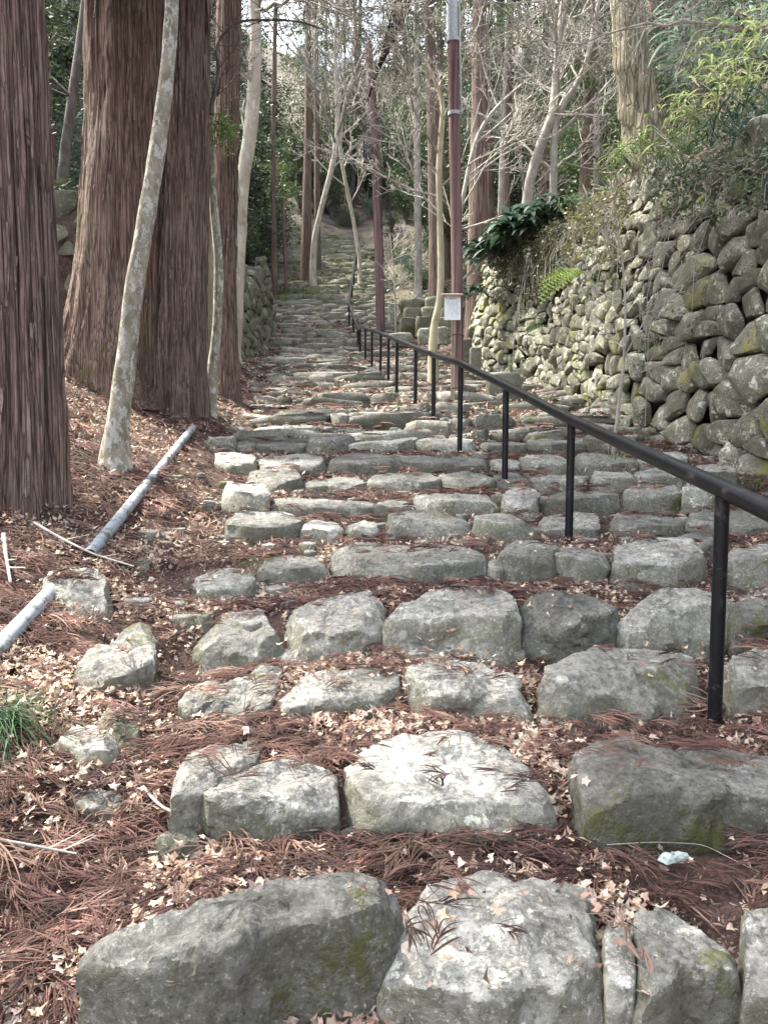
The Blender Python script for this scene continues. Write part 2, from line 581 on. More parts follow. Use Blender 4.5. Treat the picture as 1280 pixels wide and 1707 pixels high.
def step_stone(mb, poly3, zb, seed, N=52, round_=.16, lean=0):
    """poly3: outline of the top (x, y, z); zb: bottom z.  returns vertices"""
    rs = np.random.default_rng(seed)
    poly3 = np.asarray(poly3)
    # plane through the top
    A = np.c_[poly3[:, :2], np.ones(len(poly3))]
    co = np.linalg.lstsq(A, poly3[:, 2], rcond=None)[0]
    c, th, r = poly_radial(poly3[:, :2], N)
    h = (co[0] * c[0] + co[1] * c[1] + co[2]) - zb
    rings = [(0.02, 0), (.22, 0), (.42, 0), (.60, 0), (.76, 0), (.88, -.01), (.95, -.035), (.985, -.10), (1.0, -.24), (1.01, -.48), (1.01, -.72), (.99, -1.0), (.95, -1.25)]
    if N > 45:
        q_ = np.linspace(0, 1, 26) * (len(rings) - 1)
        rings = list(zip(np.interp(q_, range(len(rings)), [a[0] for a in rings]), np.interp(q_, range(len(rings)), [a[1] for a in rings])))
    V = []
    r = r * (1.07 if N > 45 else 1.09)
    for rho, dz in rings:
        x = c[0] + np.cos(th) * r * rho
        yy = c[1] + np.sin(th) * r * rho
        zt = co[0] * x + co[1] * yy + co[2]
        V.append(np.stack([x, yy, zt + dz * h], -1))
    V = np.concatenate(V)
    size = float(np.mean(r) * 2)
    ctr = np.array([c[0], c[1], co[0] * c[0] + co[1] * c[1] + co[2] - h * .5])
    thin = float(min(np.ptp(poly3[:, 0]), np.ptp(poly3[:, 1]) * 1.2, h * 2.2))
    V = rough(V, ctr, thin, seed, .10, 1.7)
    V = chip(V, ctr, thin, rs, 12, .84, .99)
    V = rough(V, ctr, thin, seed + 50, .022, 7.0)
    # dome and dishes on the top
    mb.add(V, grid_faces(len(rings), N, True)[:, ::-1])
    mb.F.append(np.array([[mb.n - len(V) + j for j in range(N)]]))
    return co, c
def plane_hit(px, py, z0, y0, s):
    rx, ry, rz = ray(px, py)
    # z = z0 + s*(y-y0), on the ray: rz*t = z0 + s*(ry*t-y0)
    den = rz - s * ry
    if abs(den) < 1e-6: return None
    t = (z0 - s * y0) / den
    return np.array([rx * t, ry * t, rz * t])
stairs = bpy.data.objects.new('stone_staircase', None)
COL.objects.link(stairs)
stairs['kind'] = 'structure'
stairs['label'] = 'old staircase of rough grey stones climbing the wooded slope'
n_stone = [0]
TR = random.Random(19)
def place_poly(poly, ybot, yedge, s=.09, Y=None, maxd=.75, N=52, parent=stairs, name='stone', mat='step', extra=None, kw=None):
    cx = sum(p[0] for p in poly) / len(poly)
    Yf = Y if Y else hit(cx, ybot)[1]
    z0 = P(cx, yedge, Yf)[2]
    pts = []
    for (a, b) in poly:
        q = plane_hit(a, b, z0, Yf, s)
        if q is None or q[1] > Yf + maxd or q[1] < .3:
            yy = Yf + maxd * (.85 + .15 * random.random())
            q = P(a, b, yy); q[2] = z0 + s * (yy - Yf)
        pts.append(q)
    pts = np.array(pts)
    pts[:, 2] += (pts[:, 0] - pts[:, 0].mean()) * TR.uniform(-.09, .09) + (pts[:, 1] - pts[:, 1].min()) * TR.uniform(-.05, .08)
    zb = P(cx, ybot, Yf)[2] - .06
    mb = MB()
    n_stone[0] += 1
    mb.sharp = 34; step_stone(mb, pts, zb, n_stone[0], N)
    o = mb.build(name, M[mat], parent, **(kw or {}))
    STONEPOLY.append((pts[:, :2].copy(), float(pts[:, 2].mean())))
    return o
def place_rect(x0, x1, yt, yb, row=None, ff=.55, s=.08, maxd=.5, mat='step', N=40, rs=random.Random(5), **k):
    ye = yb - (yb - yt) * ff
    wd = x1 - x0; h = ye - yt
    j = lambda a: rs.uniform(-a, a)
    poly = [(x0 + wd * .01, ye + j(.1) * h), (x0 + wd * (.03 + abs(j(.03))), yt + h * .45), (x0 + wd * (.1 + abs(j(.08))), yt + h * .08),
            (x0 + wd * .35, yt + j(.06) * h), (x0 + wd * .68, yt + j(.08) * h), (x1 - wd * (.08 + abs(j(.08))), yt + h * .12),
            (x1 - wd * .02, yt + h * .5), (x1, ye + j(.1) * h), (x1 - wd * .3, ye + abs(j(.18)) * h + h * .1), (x0 + wd * .4, ye + abs(j(.2)) * h + h * .08)]
    return place_poly(poly, yb, ye, s, None if row is None else YR[row], maxd, N, mat=mat, **k)

NEAR = [
 # outline of top, bottom row, edge row
 ([(108, 1572), (158, 1540), (262, 1522), (352, 1484), (450, 1463), (575, 1458), (652, 1468), (655, 1515), (595, 1537), (500, 1548), (425, 1568), (350, 1598), (225, 1606)], 1770, 1575, 0),
 ([(705, 1450), (725, 1442), (800, 1450), (890, 1462), (980, 1468), (987, 1560), (992, 1635), (900, 1650), (750, 1648), (722, 1660), (660, 1638), (668, 1570), (688, 1500)], 1725, 1648, 0),
 ([(1005, 1555), (1040, 1545), (1056, 1562), (1062, 1610), (1058, 1640), (1012, 1640)], 1712, 1640, 0),
 ([(1060, 1515), (1100, 1505), (1170, 1535), (1235, 1588), (1254, 1610), (1140, 1615), (1118, 1645), (1062, 1652)], 1735, 1635, 0),
 ([(1228, 1525), (1260, 1488), (1330, 1478), (1365, 1620), (1236, 1625)], 1735, 1615, 0),
 ([(573, 1298), (585, 1268), (650, 1222), (690, 1212), (790, 1220), (842, 1236), (878, 1272), (928, 1332), (915, 1345), (800, 1342), (700, 1336), (580, 1332)], 1388, 1335, 0),
 ([(944, 1305), (960, 1275), (1010, 1245), (1150, 1224), (1280, 1226), (1350, 1235), (1350, 1318), (1200, 1318), (1060, 1325), (950, 1330)], 1412, 1318, 0),
 ([(314, 1318), (340, 1292), (430, 1270), (505, 1262), (548, 1275), (558, 1302), (552, 1322), (470, 1330), (340, 1334)], 1362, 1325, 0),
 ([(282, 1328), (298, 1280), (320, 1240), (350, 1229), (425, 1238), (432, 1250), (370, 1283), (325, 1305)], 1345, 1300, 0),
 ([(663, 1140), (690, 1110), (735, 1098), (790, 1092), (850, 1110), (880, 1138), (887, 1158), (800, 1154), (700, 1150)], 1202, 1150, 0),
 ([(888, 1130), (920, 1105), (1060, 1082), (1120, 1078), (1172, 1104), (1182, 1126), (1100, 1136), (980, 1138), (895, 1142)], 1192, 1135, 0),
 ([(464, 1158), (500, 1122), (540, 1110), (640, 1111), (661, 1135), (656, 1160), (560, 1166), (480, 1172)], 1203, 1162, 0),
 ([(318, 1172), (350, 1147), (420, 1135), (460, 1130), (463, 1162), (440, 1182), (340, 1186)], 1216, 1176, 0),
 ([(1205, 1105), (1230, 1085), (1300, 1083), (1350, 1120), (1215, 1124)], 1188, 1120, 0),
 ([(326, 1045), (352, 1022), (395, 1011), (440, 1014), (470, 1036), (472, 1055), (430, 1068), (345, 1068)], 1112, 1060, 0),
 ([(478, 1010), (500, 997), (560, 993), (622, 1002), (640, 1022), (636, 1042), (560, 1048), (484, 1040)], 1092, 1040, 0),
 ([(643, 1008), (680, 1002), (730, 985), (800, 985), (852, 1000), (864, 1020), (850, 1030), (750, 1026), (648, 1024)], 1076, 1026, 0),
 ([(866, 990), (900, 984), (980, 985), (1020, 1005), (1027, 1018), (960, 1024), (868, 1016)], 1064, 1020, 0),
 ([(1027, 1008), (1070, 994), (1150, 988), (1210, 1000), (1222, 1016), (1130, 1022), (1030, 1024)], 1078, 1020, 0),
 ([(1214, 1002), (1250, 986), (1340, 986), (1350, 1014), (1220, 1016)], 1050, 1012, 0),
]
for k, (poly, yb, ye, s) in enumerate(NEAR):
    row = 0 if yb > 1700 else 1 if yb > 1370 and yb < 1420 else None
    # all stones of a course share the course's distance
    Yf = YR[0] if yb > 1700 else YR[1] if 1330 < yb < 1420 else YR[2] if 1180 < yb < 1230 else YR[3] if 1040 < yb < 1120 else None
    place_poly(poly, yb, ye, .09, Yf, .8, 96)
RECT = [
 # x0 x1 ytop ybot row
 (318, 422, 952, 1012, None), (418, 540, 920, 982, 4), (548, 806, 907, 972, 4), (829, 929, 903, 952, 4), (812, 842, 930, 966, 4), (1008, 1172, 905, 966, 4), (1214, 1330, 903, 957, 4),
 (930, 1010, 912, 950, 4), (1126, 1190, 888, 932, None),
 (376, 500, 845, 901, 5), (500, 572, 868, 896, 5), (572, 630, 870, 896, 5), (636, 784, 856, 895, 5), (784, 898, 852, 892, 5), (903, 1015, 860, 898, 5), (1013, 1142, 850, 900, 5), (1144, 1300, 850, 903, 5),
 (371, 442, 803, 852, 6), (443, 622, 827, 864, 6), (622, 690, 834, 860, 6), (688, 838, 820, 860, 6), (838, 897, 817, 855, 6), (903, 1032, 815, 850, 6), (1030, 1134, 813, 848, 6), (1134, 1192, 803, 840, 6),
 (413, 506, 788, 822, 7), (506, 608, 798, 822, 7), (608, 730, 793, 823, 7), (733, 822, 789, 817, 7), (822, 882, 792, 818, 7), (880, 977, 790, 817, 7), (983, 1062, 787, 814, 7), (1060, 1152, 780, 808, 7), (1152, 1230, 776, 804, 7),
 (357, 428, 760, 780, 8), (428, 541, 766, 793, 8), (539, 674, 756, 796, 8), (664, 817, 757, 794, 8), (817, 868, 764, 790, 8), (866, 960, 762, 788, 8), (958, 1060, 758, 784, 8), (1060, 1140, 755, 780, 8),
 (326, 392, 722, 750, 9), (392, 432, 736, 756, 9), (430, 516, 735, 757, 9), (515, 584, 721, 759, 9), (583, 692, 724, 761, 9), (692, 792, 728, 759, 9), (800, 880, 730, 757, 9), (880, 975, 728, 754, 9), (975, 1060, 724, 750, 9),
 # second layer, loose stones and stones of the bank
 (455, 527, 1082, 1122, None), (655, 760, 1062, 1108, None), (762, 862, 1062, 1102, None), (868, 1026, 1052, 1092, None), (410, 470, 1110, 1150, None),
 (1190, 1290, 1040, 1092, None), (960, 1010, 1680, 1735, None),
 (264, 338, 1396, 1450, None), (108, 202, 1315, 1372, None),
]
for (x0, x1, yt, yb, row) in RECT:
    big = (x1 - x0) > 110
    place_rect(x0, x1, yt, yb, row, ff=.55 if yb > 1000 else .6 if yb > 870 else .68, N=40 if yb > 900 else 26, maxd=.62 if yb > 900 else .5)

# unit stones for the courses further up
UN = 9
UNIT = []
for i in range(UN):
    rs = np.random.default_rng(100 + i)
    poly = np.array([(-.5, -.38), (-.2, -.5), (.2, -.5), (.48, -.40), (.52, 0), (.42, .45), (0, .5), (-.42, .46), (-.52, .05)]) + rs.uniform(-.09, .09, (9, 2))
    N = 18
    c, th, r = poly_radial(poly, N)
    V = []
    for rho, z in [(.03, 1), (.4, 1), (.8, .995), (.94, .97), (.99, .86), (1.02, .5), (1., .1), (.95, -.4)]:
        V.append(np.stack([c[0] + np.cos(th) * r * rho, c[1] + np.sin(th) * r * rho, np.full(N, z)], -1))
    V = np.concatenate(V)
    V = rough(V, np.array([0, 0, .4]), 1., 200 + i, .10, 3.0)
    V = chip(V, np.array([0, 0, .4]), .6, rs, 9, .84, .99)
    mb = MB(); mb.sharp = 32; mb.add(V, grid_faces(8, N, True)[:, ::-1]); mb.F.append(np.array([list(range(N))]))
    UNIT.append((V, mb.mesh('stone', M['step'])))
stuff_far = MB(); stuff_far.sharp = 32
stuff_top = MB(); stuff_top.sharp = 32
tot = n_stone[0]
rs = random.Random(11)
for i in range(10, len(YR) - 1):
    y = YR[i]
    gap = YR[i + 1] - y
    a = float(xl(y)) - rs.uniform(-.15, .35)
    b = float(xr(y)) + (0 if y < 16 else rs.uniform(-.1, .3))
    x = a
    while x < b:
        wd = rs.choice([.2, .32, .45, .6, .8, 1.05]) * rs.uniform(.85, 1.15)
        if y > 18: wd *= 1.15
        rise = base(YR[i + 1]) - base(y)
        h = rise + rs.uniform(-.045, .06)
        dp = min(gap * 1.05, rs.uniform(.34, .62))
        q = rs.random()
        yy = y + dp / 2 + rs.uniform(-.07, .07) + .07 * math.sin(x * 1.9 + i * 2.1)
        g0 = float(base(y))
        if not (q < .05):
            tot += 1
            cx = x + wd / 2
            V, me = UNIT[rs.randrange(UN)]
            rz = rs.uniform(-.2, .2)
            fl = rs.choice([1, -1])
            sx, sy, sz = wd * .99 * fl, dp * 1.05 * fl, h + .02
            if tot <= 300:
                o = link('stone', me, stairs, (cx, yy, g0 - .015))
                o.rotation_euler = (rs.uniform(-.11, .03), rs.uniform(-.11, .11), rz)
                o.scale = (sx, sy, sz)
            else:
                ca, sa = math.cos(rz), math.sin(rz)
                W = V * np.array([sx, sy, sz])
                W = np.stack([W[:, 0] * ca - W[:, 1] * sa + cx, W[:, 0] * sa + W[:, 1] * ca + yy, W[:, 2] + g0 - .015 + W[:, 0] * rs.uniform(-.06, .06)], -1)
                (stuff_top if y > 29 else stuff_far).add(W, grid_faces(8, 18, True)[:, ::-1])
        if y < 20:
            STONEPOLY.append((np.array([(x, y - .04), (x + wd, y - .04), (x + wd, y + dp), (x, y + dp)]), g0 + h))
        x += wd + rs.uniform(0, .025)
# small wedging stones in the joints
for q in range(900):
    y = 3.0 + 17 * rs.random() ** 1.2
    x = rs.uniform(float(xl(y)) - .3, float(xr(y)))
    V, me = UNIT[rs.randrange(UN)]
    sx, sy = rs.uniform(.05, .16), rs.uniform(.05, .12); sz = rs.uniform(.03, .07)
    a = rs.uniform(0, 6.28); ca, sa = math.cos(a), math.sin(a)
    W = V * np.array([sx, sy, sz])
    W = np.stack([W[:, 0] * ca - W[:, 1] * sa + x, W[:, 0] * sa + W[:, 1] * ca + y, W[:, 2] + float(ground(x, y, False)) - .005], -1)
    stuff_far.add(W, grid_faces(8, 18, True)[:, ::-1])
stuff_far.build('upper_stones', M['step'], stairs, kind='stuff')
stuff_top.build('topmost_stones', M['mossy'], stairs, kind='stuff')  # dark mossy rock stands in for shade at the head of the flight

# single rocks on the left bank (things of their own)
def rock(poly, yb, ye, label, mat='step', s=.05, Y=None):
    o = place_poly(poly, yb, ye, s, Y, .5, 48, parent=None, name='rock', mat=mat)
    o['label'] = label; o['category'] = 'rock'; o['group'] = 'loose rocks on the left bank'; o.location.z += .025
    return o
rock([(112, 1140), (122, 1103), (188, 1080), (222, 1042), (243, 1034), (256, 1062), (256, 1112), (220, 1128), (150, 1138)], 1172, 1135, 'angular pointed grey rock on the bank above the round boulder', s=.35)
rock([(92, 1245), (105, 1222), (140, 1212), (180, 1216), (196, 1240), (180, 1258), (120, 1262)], 1290, 1255, 'rounded boulder in the leaf litter right of the green grass tuft', s=.2)
rock([(165, 1225), (172, 1195), (200, 1188), (228, 1205), (232, 1232), (215, 1245)], 1262, 1235, 'small brownish rock half hidden by dead fronds behind the rounded boulder', 'mossy', s=.2)
rock([(262, 1412), (275, 1398), (305, 1394), (332, 1404), (338, 1424), (300, 1434), (270, 1430)], 1456, 1430, 'low mossy stone half buried in the litter above the lowest left block', 'mossy', s=.2)
rock([(330, 965), (350, 955), (400, 954), (420, 968), (418, 985), (370, 990), (334, 984)], 1012, 985, 'flat topped pale rock at the left end of the fourth course', s=.1)
rock([(300, 1180), (330, 1150), (372, 1143), (380, 1165), (360, 1182), (320, 1190)], 1212, 1184, 'brownish rock buried at the left end of the second course', s=.15)
rock([(395, 1255), (405, 1245), (440, 1243), (450, 1255), (420, 1262)], 1275, 1262, 'small flat stone in the litter above the slanting slab', 'mossy', s=.1)
rock([(560, 1402), (590, 1392), (640, 1395), (660, 1406), (610, 1412)], 1420, 1410, 'thin flat stone in the litter above the two lowest blocks', s=.1)
rock([(68, 985), (85, 958), (130, 945), (175, 955), (196, 985), (190, 1000), (110, 1003)], 1027, 998, 'rock with a green moss cap between the two lengths of grey pipe', s=.3)
rock([(218, 950), (225, 938), (240, 936), (250, 948), (245, 958)], 965, 955, 'tiny dark round stone in the litter beside the long grey pipe', 'mossy', s=.2)

# ------------------------------------------------------------------ rubble walls
def clip(poly, px, py, nx, ny):
    out = []
    n = len(poly)
    for i in range(n):
        a = poly[i]; b = poly[(i + 1) % n]
        da = (a[0] - px) * nx + (a[1] - py) * ny
        db = (b[0] - px) * nx + (b[1] - py) * ny
        if da <= 0: out.append(a)
        if (da < 0 < db) or (db < 0 < da):
            t = da / (da - db)
            out.append((a[0] + (b[0] - a[0]) * t, a[1] + (b[1] - a[1]) * t))
    return out
def wall(line, hfun, mat, label, seed, size, side=1, batter=.16, u_range=None, maxparts=298, asp=1.45, order=None, name='retaining_wall'):
    line = np.asarray(line, float)
    seg = np.diff(line, axis=0)
    L = np.r_[0, np.cumsum(np.linalg.norm(seg, axis=1))]
    rs = np.random.default_rng(seed)
    def pos(u, v, out):
        u = np.asarray(u, float); v = np.asarray(v, float)
        x = np.interp(u, L, line[:, 0]); yy = np.interp(u, L, line[:, 1])
        d = .3
        dx = np.interp(u + d, L, line[:, 0]) - np.interp(u - d, L, line[:, 0])
        dy = np.interp(u + d, L, line[:, 1]) - np.interp(u - d, L, line[:, 1])
        n = np.hypot(dx, dy) + 1e-9
        nx, ny = -dy / n * side, dx / n * side
        o = out - v * batter + .16 + .05 * vn(u * .6, v * .9, seed)
        return np.stack([x + nx * o, yy + ny * o, base(yy) - .12 + v], -1)
    seeds = []
    v = 0.0
    H = 4.0
    u = 0
    row = 0
    us = np.arange(0, L[-1], .05)
    while v < H:
        u = rs.uniform(-.2, .2)
        vs = 0
        while u < L[-1] + .2:
            s = size(np.interp(u, L, line[:, 1])) * rs.choice([.55, .8, 1., 1.3, 1.7], p=[.2, .25, .25, .2, .1])
            seeds.append((u + s * asp / 2, 0, row, s))
            u += s * asp
        row += 1
        if row > 22: break
    # stack the rows with a local row height
    S = []
    for (u, _, r, s) in seeds:
        sz = size(np.interp(u, L, line[:, 1]))
        vv = (r + .5) * sz * .92 + rs.uniform(-.33, .33) * sz + .1 * math.sin(u * 1.7)
        if vv < hfun(np.interp(u, L, line[:, 1])) + .12 * math.sin(u * 2.3) + .18:
            if rs.random() < .22: S.append((u + rs.uniform(-.3, .3) * sz, vv + rs.uniform(-.4, .4) * sz, sz))
            if rs.random() > .16: S.append((u + rs.uniform(-.25, .25) * sz, vv, sz))
    S = np.array(S)
    parent = thing(name, label, 'stone wall')
    mbs = []
    for i in range(len(S)):
        u0, v0, sz = S[i]
        du = (S[:, 0] - u0) / asp; dv = S[:, 1] - v0
        dist = du * du + dv * dv
        nb = np.argsort(dist)[1:15]
        m = sz * 1.15
        poly = [(-m * asp, -m), (m * asp, -m), (m * asp, m), (-m * asp, m)]
        for k in nb:
            a, b = S[k, 0] - u0, S[k, 1] - v0
            nx, ny = a / asp ** 2, b
            poly = clip(poly, a / 2, b / 2, nx, ny)
            if len(poly) < 3: break
        if len(poly) < 3: continue
        poly = np.array(poly)
        c = poly.mean(0)
        ext = np.ptp(poly, axis=0)
        if min(ext) < .03: continue
        # knock the corners off, then walk round the outline
        q1 = []
        for k in range(len(poly)):
            p_, a_, n_ = poly[k - 1], poly[k], poly[(k + 1) % len(poly)]
            cut = rs.uniform(.04, .16)
            q1 += [a_ + (p_ - a_) * cut, a_ + (n_ - a_) * cut]
        q1 = np.array(q1)
        q1 = q1 + rs.normal(0, .018, q1.shape) * min(ext)
        seg_ = np.r_[0, np.cumsum(np.linalg.norm(np.diff(np.vstack([q1, q1[:1]]), axis=0), axis=1))]
        N = 22
        tt = np.unique(np.r_[seg_[:-1]])
        ss = np.sort(np.r_[tt, np.linspace(0, seg_[-1], max(3, N - len(tt) + 1))[1:-1]])[:N]
        N = len(ss)
        bx = np.interp(ss, seg_, np.r_[q1[:, 0], q1[0, 0]]) - c[0]; by_ = np.interp(ss, seg_, np.r_[q1[:, 1], q1[0, 1]]) - c[1]
        sh = max(.84, 1 - .010 / min(ext) - rs.uniform(0, .035))
        dpt = min(ext) * rs.uniform(.10, .24)
        off = rs.uniform(-.045, .05)
        tu, tv = rs.uniform(-.32, .32, 2)
        U = []; Vv = []; O = []
        for rho, o in [(.04, 1.0), (.45, 1.0), (.78, .97), (.9, .86), (.97, .55), (1.0, .1), (1.0, -.5), (.97, -1.2)]:
            uu = bx * rho * sh; ww = by_ * rho * sh
            U.append(u0 + c[0] + uu); Vv.append(v0 + c[1] + ww)
            O.append(o * dpt + off + tu * uu + tv * ww)
        U = np.concatenate(U); Vv = np.concatenate(Vv); O = np.concatenate(O)
        W = pos(U, Vv, O)
        ctr = pos(u0 + c[0], v0 + c[1], off - dpt * .5)
        W = rough(W, ctr, float(min(ext)), seed + i, .05, 1.8)
        W = chipw(W, ctr, rs, side)
        W = rough(W, ctr, float(min(ext)), seed + i + 9, .02, 6.0)
        f = grid_faces(8, N, True)
        if side < 0: f = f[:, ::-1]
        dcam = np.linalg.norm(ctr)
        px = 640 + F * ctr[0] / max(ctr[1], .1)
        vis = (ctr[1] > 1) and (-60 < px < 1340)
        mbs.append((dcam / max(min(ext), .02) + (0 if vis else 1e4), W, f, N))
    mbs.sort(key=lambda q: q[0])
    rest = MB()
    for k, (d, W, f, N) in enumerate(mbs):
        if k < maxparts and d < 1e4:
            mb = MB(); mb.sharp = 30; mb.add(W, f)
            mb.F.append(np.array([list(range(N))[::(1 if side < 0 else -1)]]))
            mb.build('stone', M[mat], parent)
        else:
            rest.add(W, f)
    if rest.V:
        rest.build('smaller_stones', M[mat], parent, kind='stuff')
    # earth core behind the joints
    uu = np.linspace(0, L[-1], 160); vv = np.linspace(-.3, 1, 12)
    U, W_ = np.meshgrid(uu, vv)
    Hh = hfun(np.interp(U, L, line[:, 1])) + .02
    W = pos(U.ravel(), (np.clip(W_, -.1, 1) * Hh).ravel(), np.full(U.size, -.17))
    mb = MB(); mb.add(W, grid_faces(12, 160)); mb.build('earth_core', M['core'], parent)
    return parent
wall(WR, rt_h, 'wall', 'tall dry stone retaining wall of grey and yellow lichened stones right of the steps', 31,
     lambda yy: float(np.interp(yy, [5, 8, 11, 18], [.32, .27, .20, .20])), side=1)
wall(WL, lt_h, 'mossy', 'low dark mossy stone wall left of the upper steps, behind the cedars', 57,
     lambda yy: float(np.interp(yy, [8, 12, 26], [.3, .28, .3])), side=-1, maxparts=200)

# ------------------------------------------------------------------ hand rails
def handrail(posts, extra_front, label, prad, rrad, group):
    t = thing('handrail', label, 'handrail', group=group)
    tops = []
    for (bx, by, tx, ty, Y) in posts:
        b = P(bx, by, Y); q = P(tx, ty, Y)
        x = (b[0] * .5 + q[0] * .5)
        tops.append((q[0], Y, q[2]))
        mb = MB()
        tube(mb, [(b[0], Y, b[2] - .25), (b[0], Y, b[2]), (q[0], Y, q[2])], prad, 12)
        mb.build('post', M['black'], t)
    pts = list(extra_front) + tops
    mb = MB()
    pts = np.array(pts)
    s = np.arange(len(pts)); ss = np.linspace(0, len(pts) - 1, len(pts) * 6)
    sm = np.stack([np.interp(ss, s, pts[:, k]) for k in range(3)], -1)
    tube(mb, sm, rrad, 16)
    mb.build('top_rail', M['black'], t)
    return t
posts = [(1190, 1200, 1204, 815, 2.57), (947, 925, 952, 700, 4.5), (841, 812, 843, 643, 5.95), (766, 745, 768, 606, 7.25), (722, 703, 723, 592, 8.9), (692, 677, 693, 580, 10.3),
         (661, 651, 662, 567, 11.9), (647, 640, 648, 561, 13.2), (634, 627, 635, 556, 14.6), (620, 611, 620, 551, 16.6), (609, 600, 609, 547, 18.8)]
f0 = P(1204, 815, 2.57)
ex = np.array([f0[0] + .06, 1.5, f0[2] - .185])
handrail(posts, [(ex[0] + .05, .3, ex[2] - .21), ex], 'long black metal handrail running down the right part of the steps, nearest the camera', .024, .032, None)
posts2 = [(600, 597, 600, 552, 21.0), (597, 578, 596, 545, 22.6), (590, 560, 588, 526, 24.0), (582, 549, 582, 506, 25.2), (584, 525, 584, 487, 27.2), (587, 503, 587, 468, 29.5), (590, 475, 590, 444, 32.5), (594, 450, 594, 420, 36.5), (598, 425, 598, 396, 41)]
handrail(posts2, [], 'thin distant black handrail climbing the steep upper flight of steps', .03, .045, None)

# ------------------------------------------------------------------ pole, notice, pipes, stakes
gp = hit(764, 668)
t = thing('utility_pole', 'tall smooth brown utility pole beside the handrail, notice board at its foot', 'pole', gp)
Yp = gp[1]
def loc(p): return np.asarray(p) - np.array(gp)
pts = [loc(P(766, 690, Yp)), loc(P(765, 640, Yp)), loc(P(762, 500, Yp)), loc(P(759, 300, Yp)), loc(P(756, 150, Yp)), loc(P(754, 8, Yp))]
mb = MB(); tube(mb, pts, [.075, .075, .078, .08, .08, .075], 20); mb.build('pole_shaft', M['pole'], t)
mb = MB(); tube(mb, [loc(P(754, 70, Yp)), loc(P(753.7, 4, Yp))], .084, 20); mb.build('sleeve', M['grey'], t)
mb = MB(); tube(mb, [loc(P(769, 190, Yp - .05)), loc(P(766, 60, Yp - .05)), loc(P(764, -60, Yp - .05))], .014, 8); mb.build('conduit', M['grey'], t)
for yy in (190, 68):
    mb = MB(); tube(mb, [loc(P(757, yy + 3, Yp)), loc(P(757, yy - 3, Yp))], .092, 20); mb.build('band', M['grey'], t)
ns = thing('notice_board', 'small white notice on a slim wooden stake strapped to the brown utility pole', 'sign', P(754, 668, Yp - .14))
o0 = P(754, 668, Yp - .14)
Yn = Yp - .16
def ln(p): return np.asarray(p) - o0
a = ln(P(756, 668, Yn)); b = ln(P(754, 500, Yn))
mb = MB(); box(mb, (a + b) / 2, (.055, .03, b[2] - a[2] + .1)); mb.build('stake', M['woodlight'], ns)
c0 = ln(P(754, 513.5, Yn - .03)); d_ = depth(510, Yn) / F
mb = MB(); box(mb, c0, (27 * d_, .012, 39 * d_)); bo = mb.build('board', M['board'], ns)
mb = MB()
rl = random.Random(2)
for k, px_ in enumerate((762, 757.5, 754, 749.5, 746)):
    y0 = 502 + (k % 2) * 3
    n_ch = [10, 7, 10, 6, 3][k]
    for q in range(n_ch):
        cc = ln(P(px_, y0 + q * 2.5, Yn - .0385))
        for s_ in range(3):
            box(mb, cc + np.array([rl.uniform(-.002, .002), 0, (s_ - 1) * .005]), (.012 * rl.uniform(.5, 1), .001, .0022))
        box(mb, cc + np.array([rl.uniform(-.003, .003), 0.0001, 0]), (.002, .0008, .014))
for q in range(5):
    box(mb, ln(P(750 + q * 2.3, 498, Yn - .0385)), (.012, .001, .012))
mb.build('lettering', M['ink'], ns)
mb = MB(); box(mb, ln(P(753.5, 491, Yn - .05)), (35 * d_, .13, .02), rx=R(14)); mb.build('roof', M['woodlight'], ns)
for yy in (560, 648):
    mb = MB()
    th = np.linspace(0, 2 * np.pi, 20)
    cc = ln(P(760, yy, Yp - .07))
    tube(mb, np.stack([cc[0] + np.cos(th) * .105, cc[1] + np.sin(th) * .13, cc[2] + th * 0], -1), .006, 6, cap=False)
    mb.build('wire_tie', M['core'], ns)

# second pole with the cable bundle
g2 = P(634, 545, 24.5)
Yq = 24.5
g2[2] = ground(g2[0], Yq)
t = thing('utility_pole', 'slender reddish utility pole with black cables, standing farther up the steps', 'pole', g2)
pp = [P(635, 560, Yq), P(631, 400, Yq), P(626, 250, Yq), P(620, 150, Yq), P(614, 75, Yq)]
mb = MB(); tube(mb, np.array(pp) - g2, [.145, .14, .13, .12, .11], 16); mb.build('pole_shaft', M['pole'], t)
mb = MB(); box(mb, P(615, 257, Yq - .3) - g2, (.3, .25, .5)); mb.build('junction_box', M['wire'], t)
for k in range(7):
    mb = MB()
    a = P(612 + k * 2.2, 170 - k * 8, Yq - .2); c = P(645 + k * 4, 70 - k * 2, 23); e = P(672 + k * 6, -60, 21)
    s = np.linspace(0, 1, 14)[:, None]
    q = a * (1 - s) ** 2 + 2 * c * s * (1 - s) + e * s * s
    tube(mb, q - g2, .022 if k % 2 else .035, 6)
    mb.build('cable', M['wire'], t)
for (x0, x1, y0, y1) in ((611, 606, 200, 262), (645, 655, 200, 420), (640, 636, 170, 380)):
    mb = MB(); tube(mb, np.array([P(x0, y0, Yq - .2), P((x0 + x1) / 2 - 2, (y0 + y1) / 2, Yq - .2), P(x1, y1, Yq - .2)]) - g2, .02, 6); mb.build('cable', M['wire'], t)

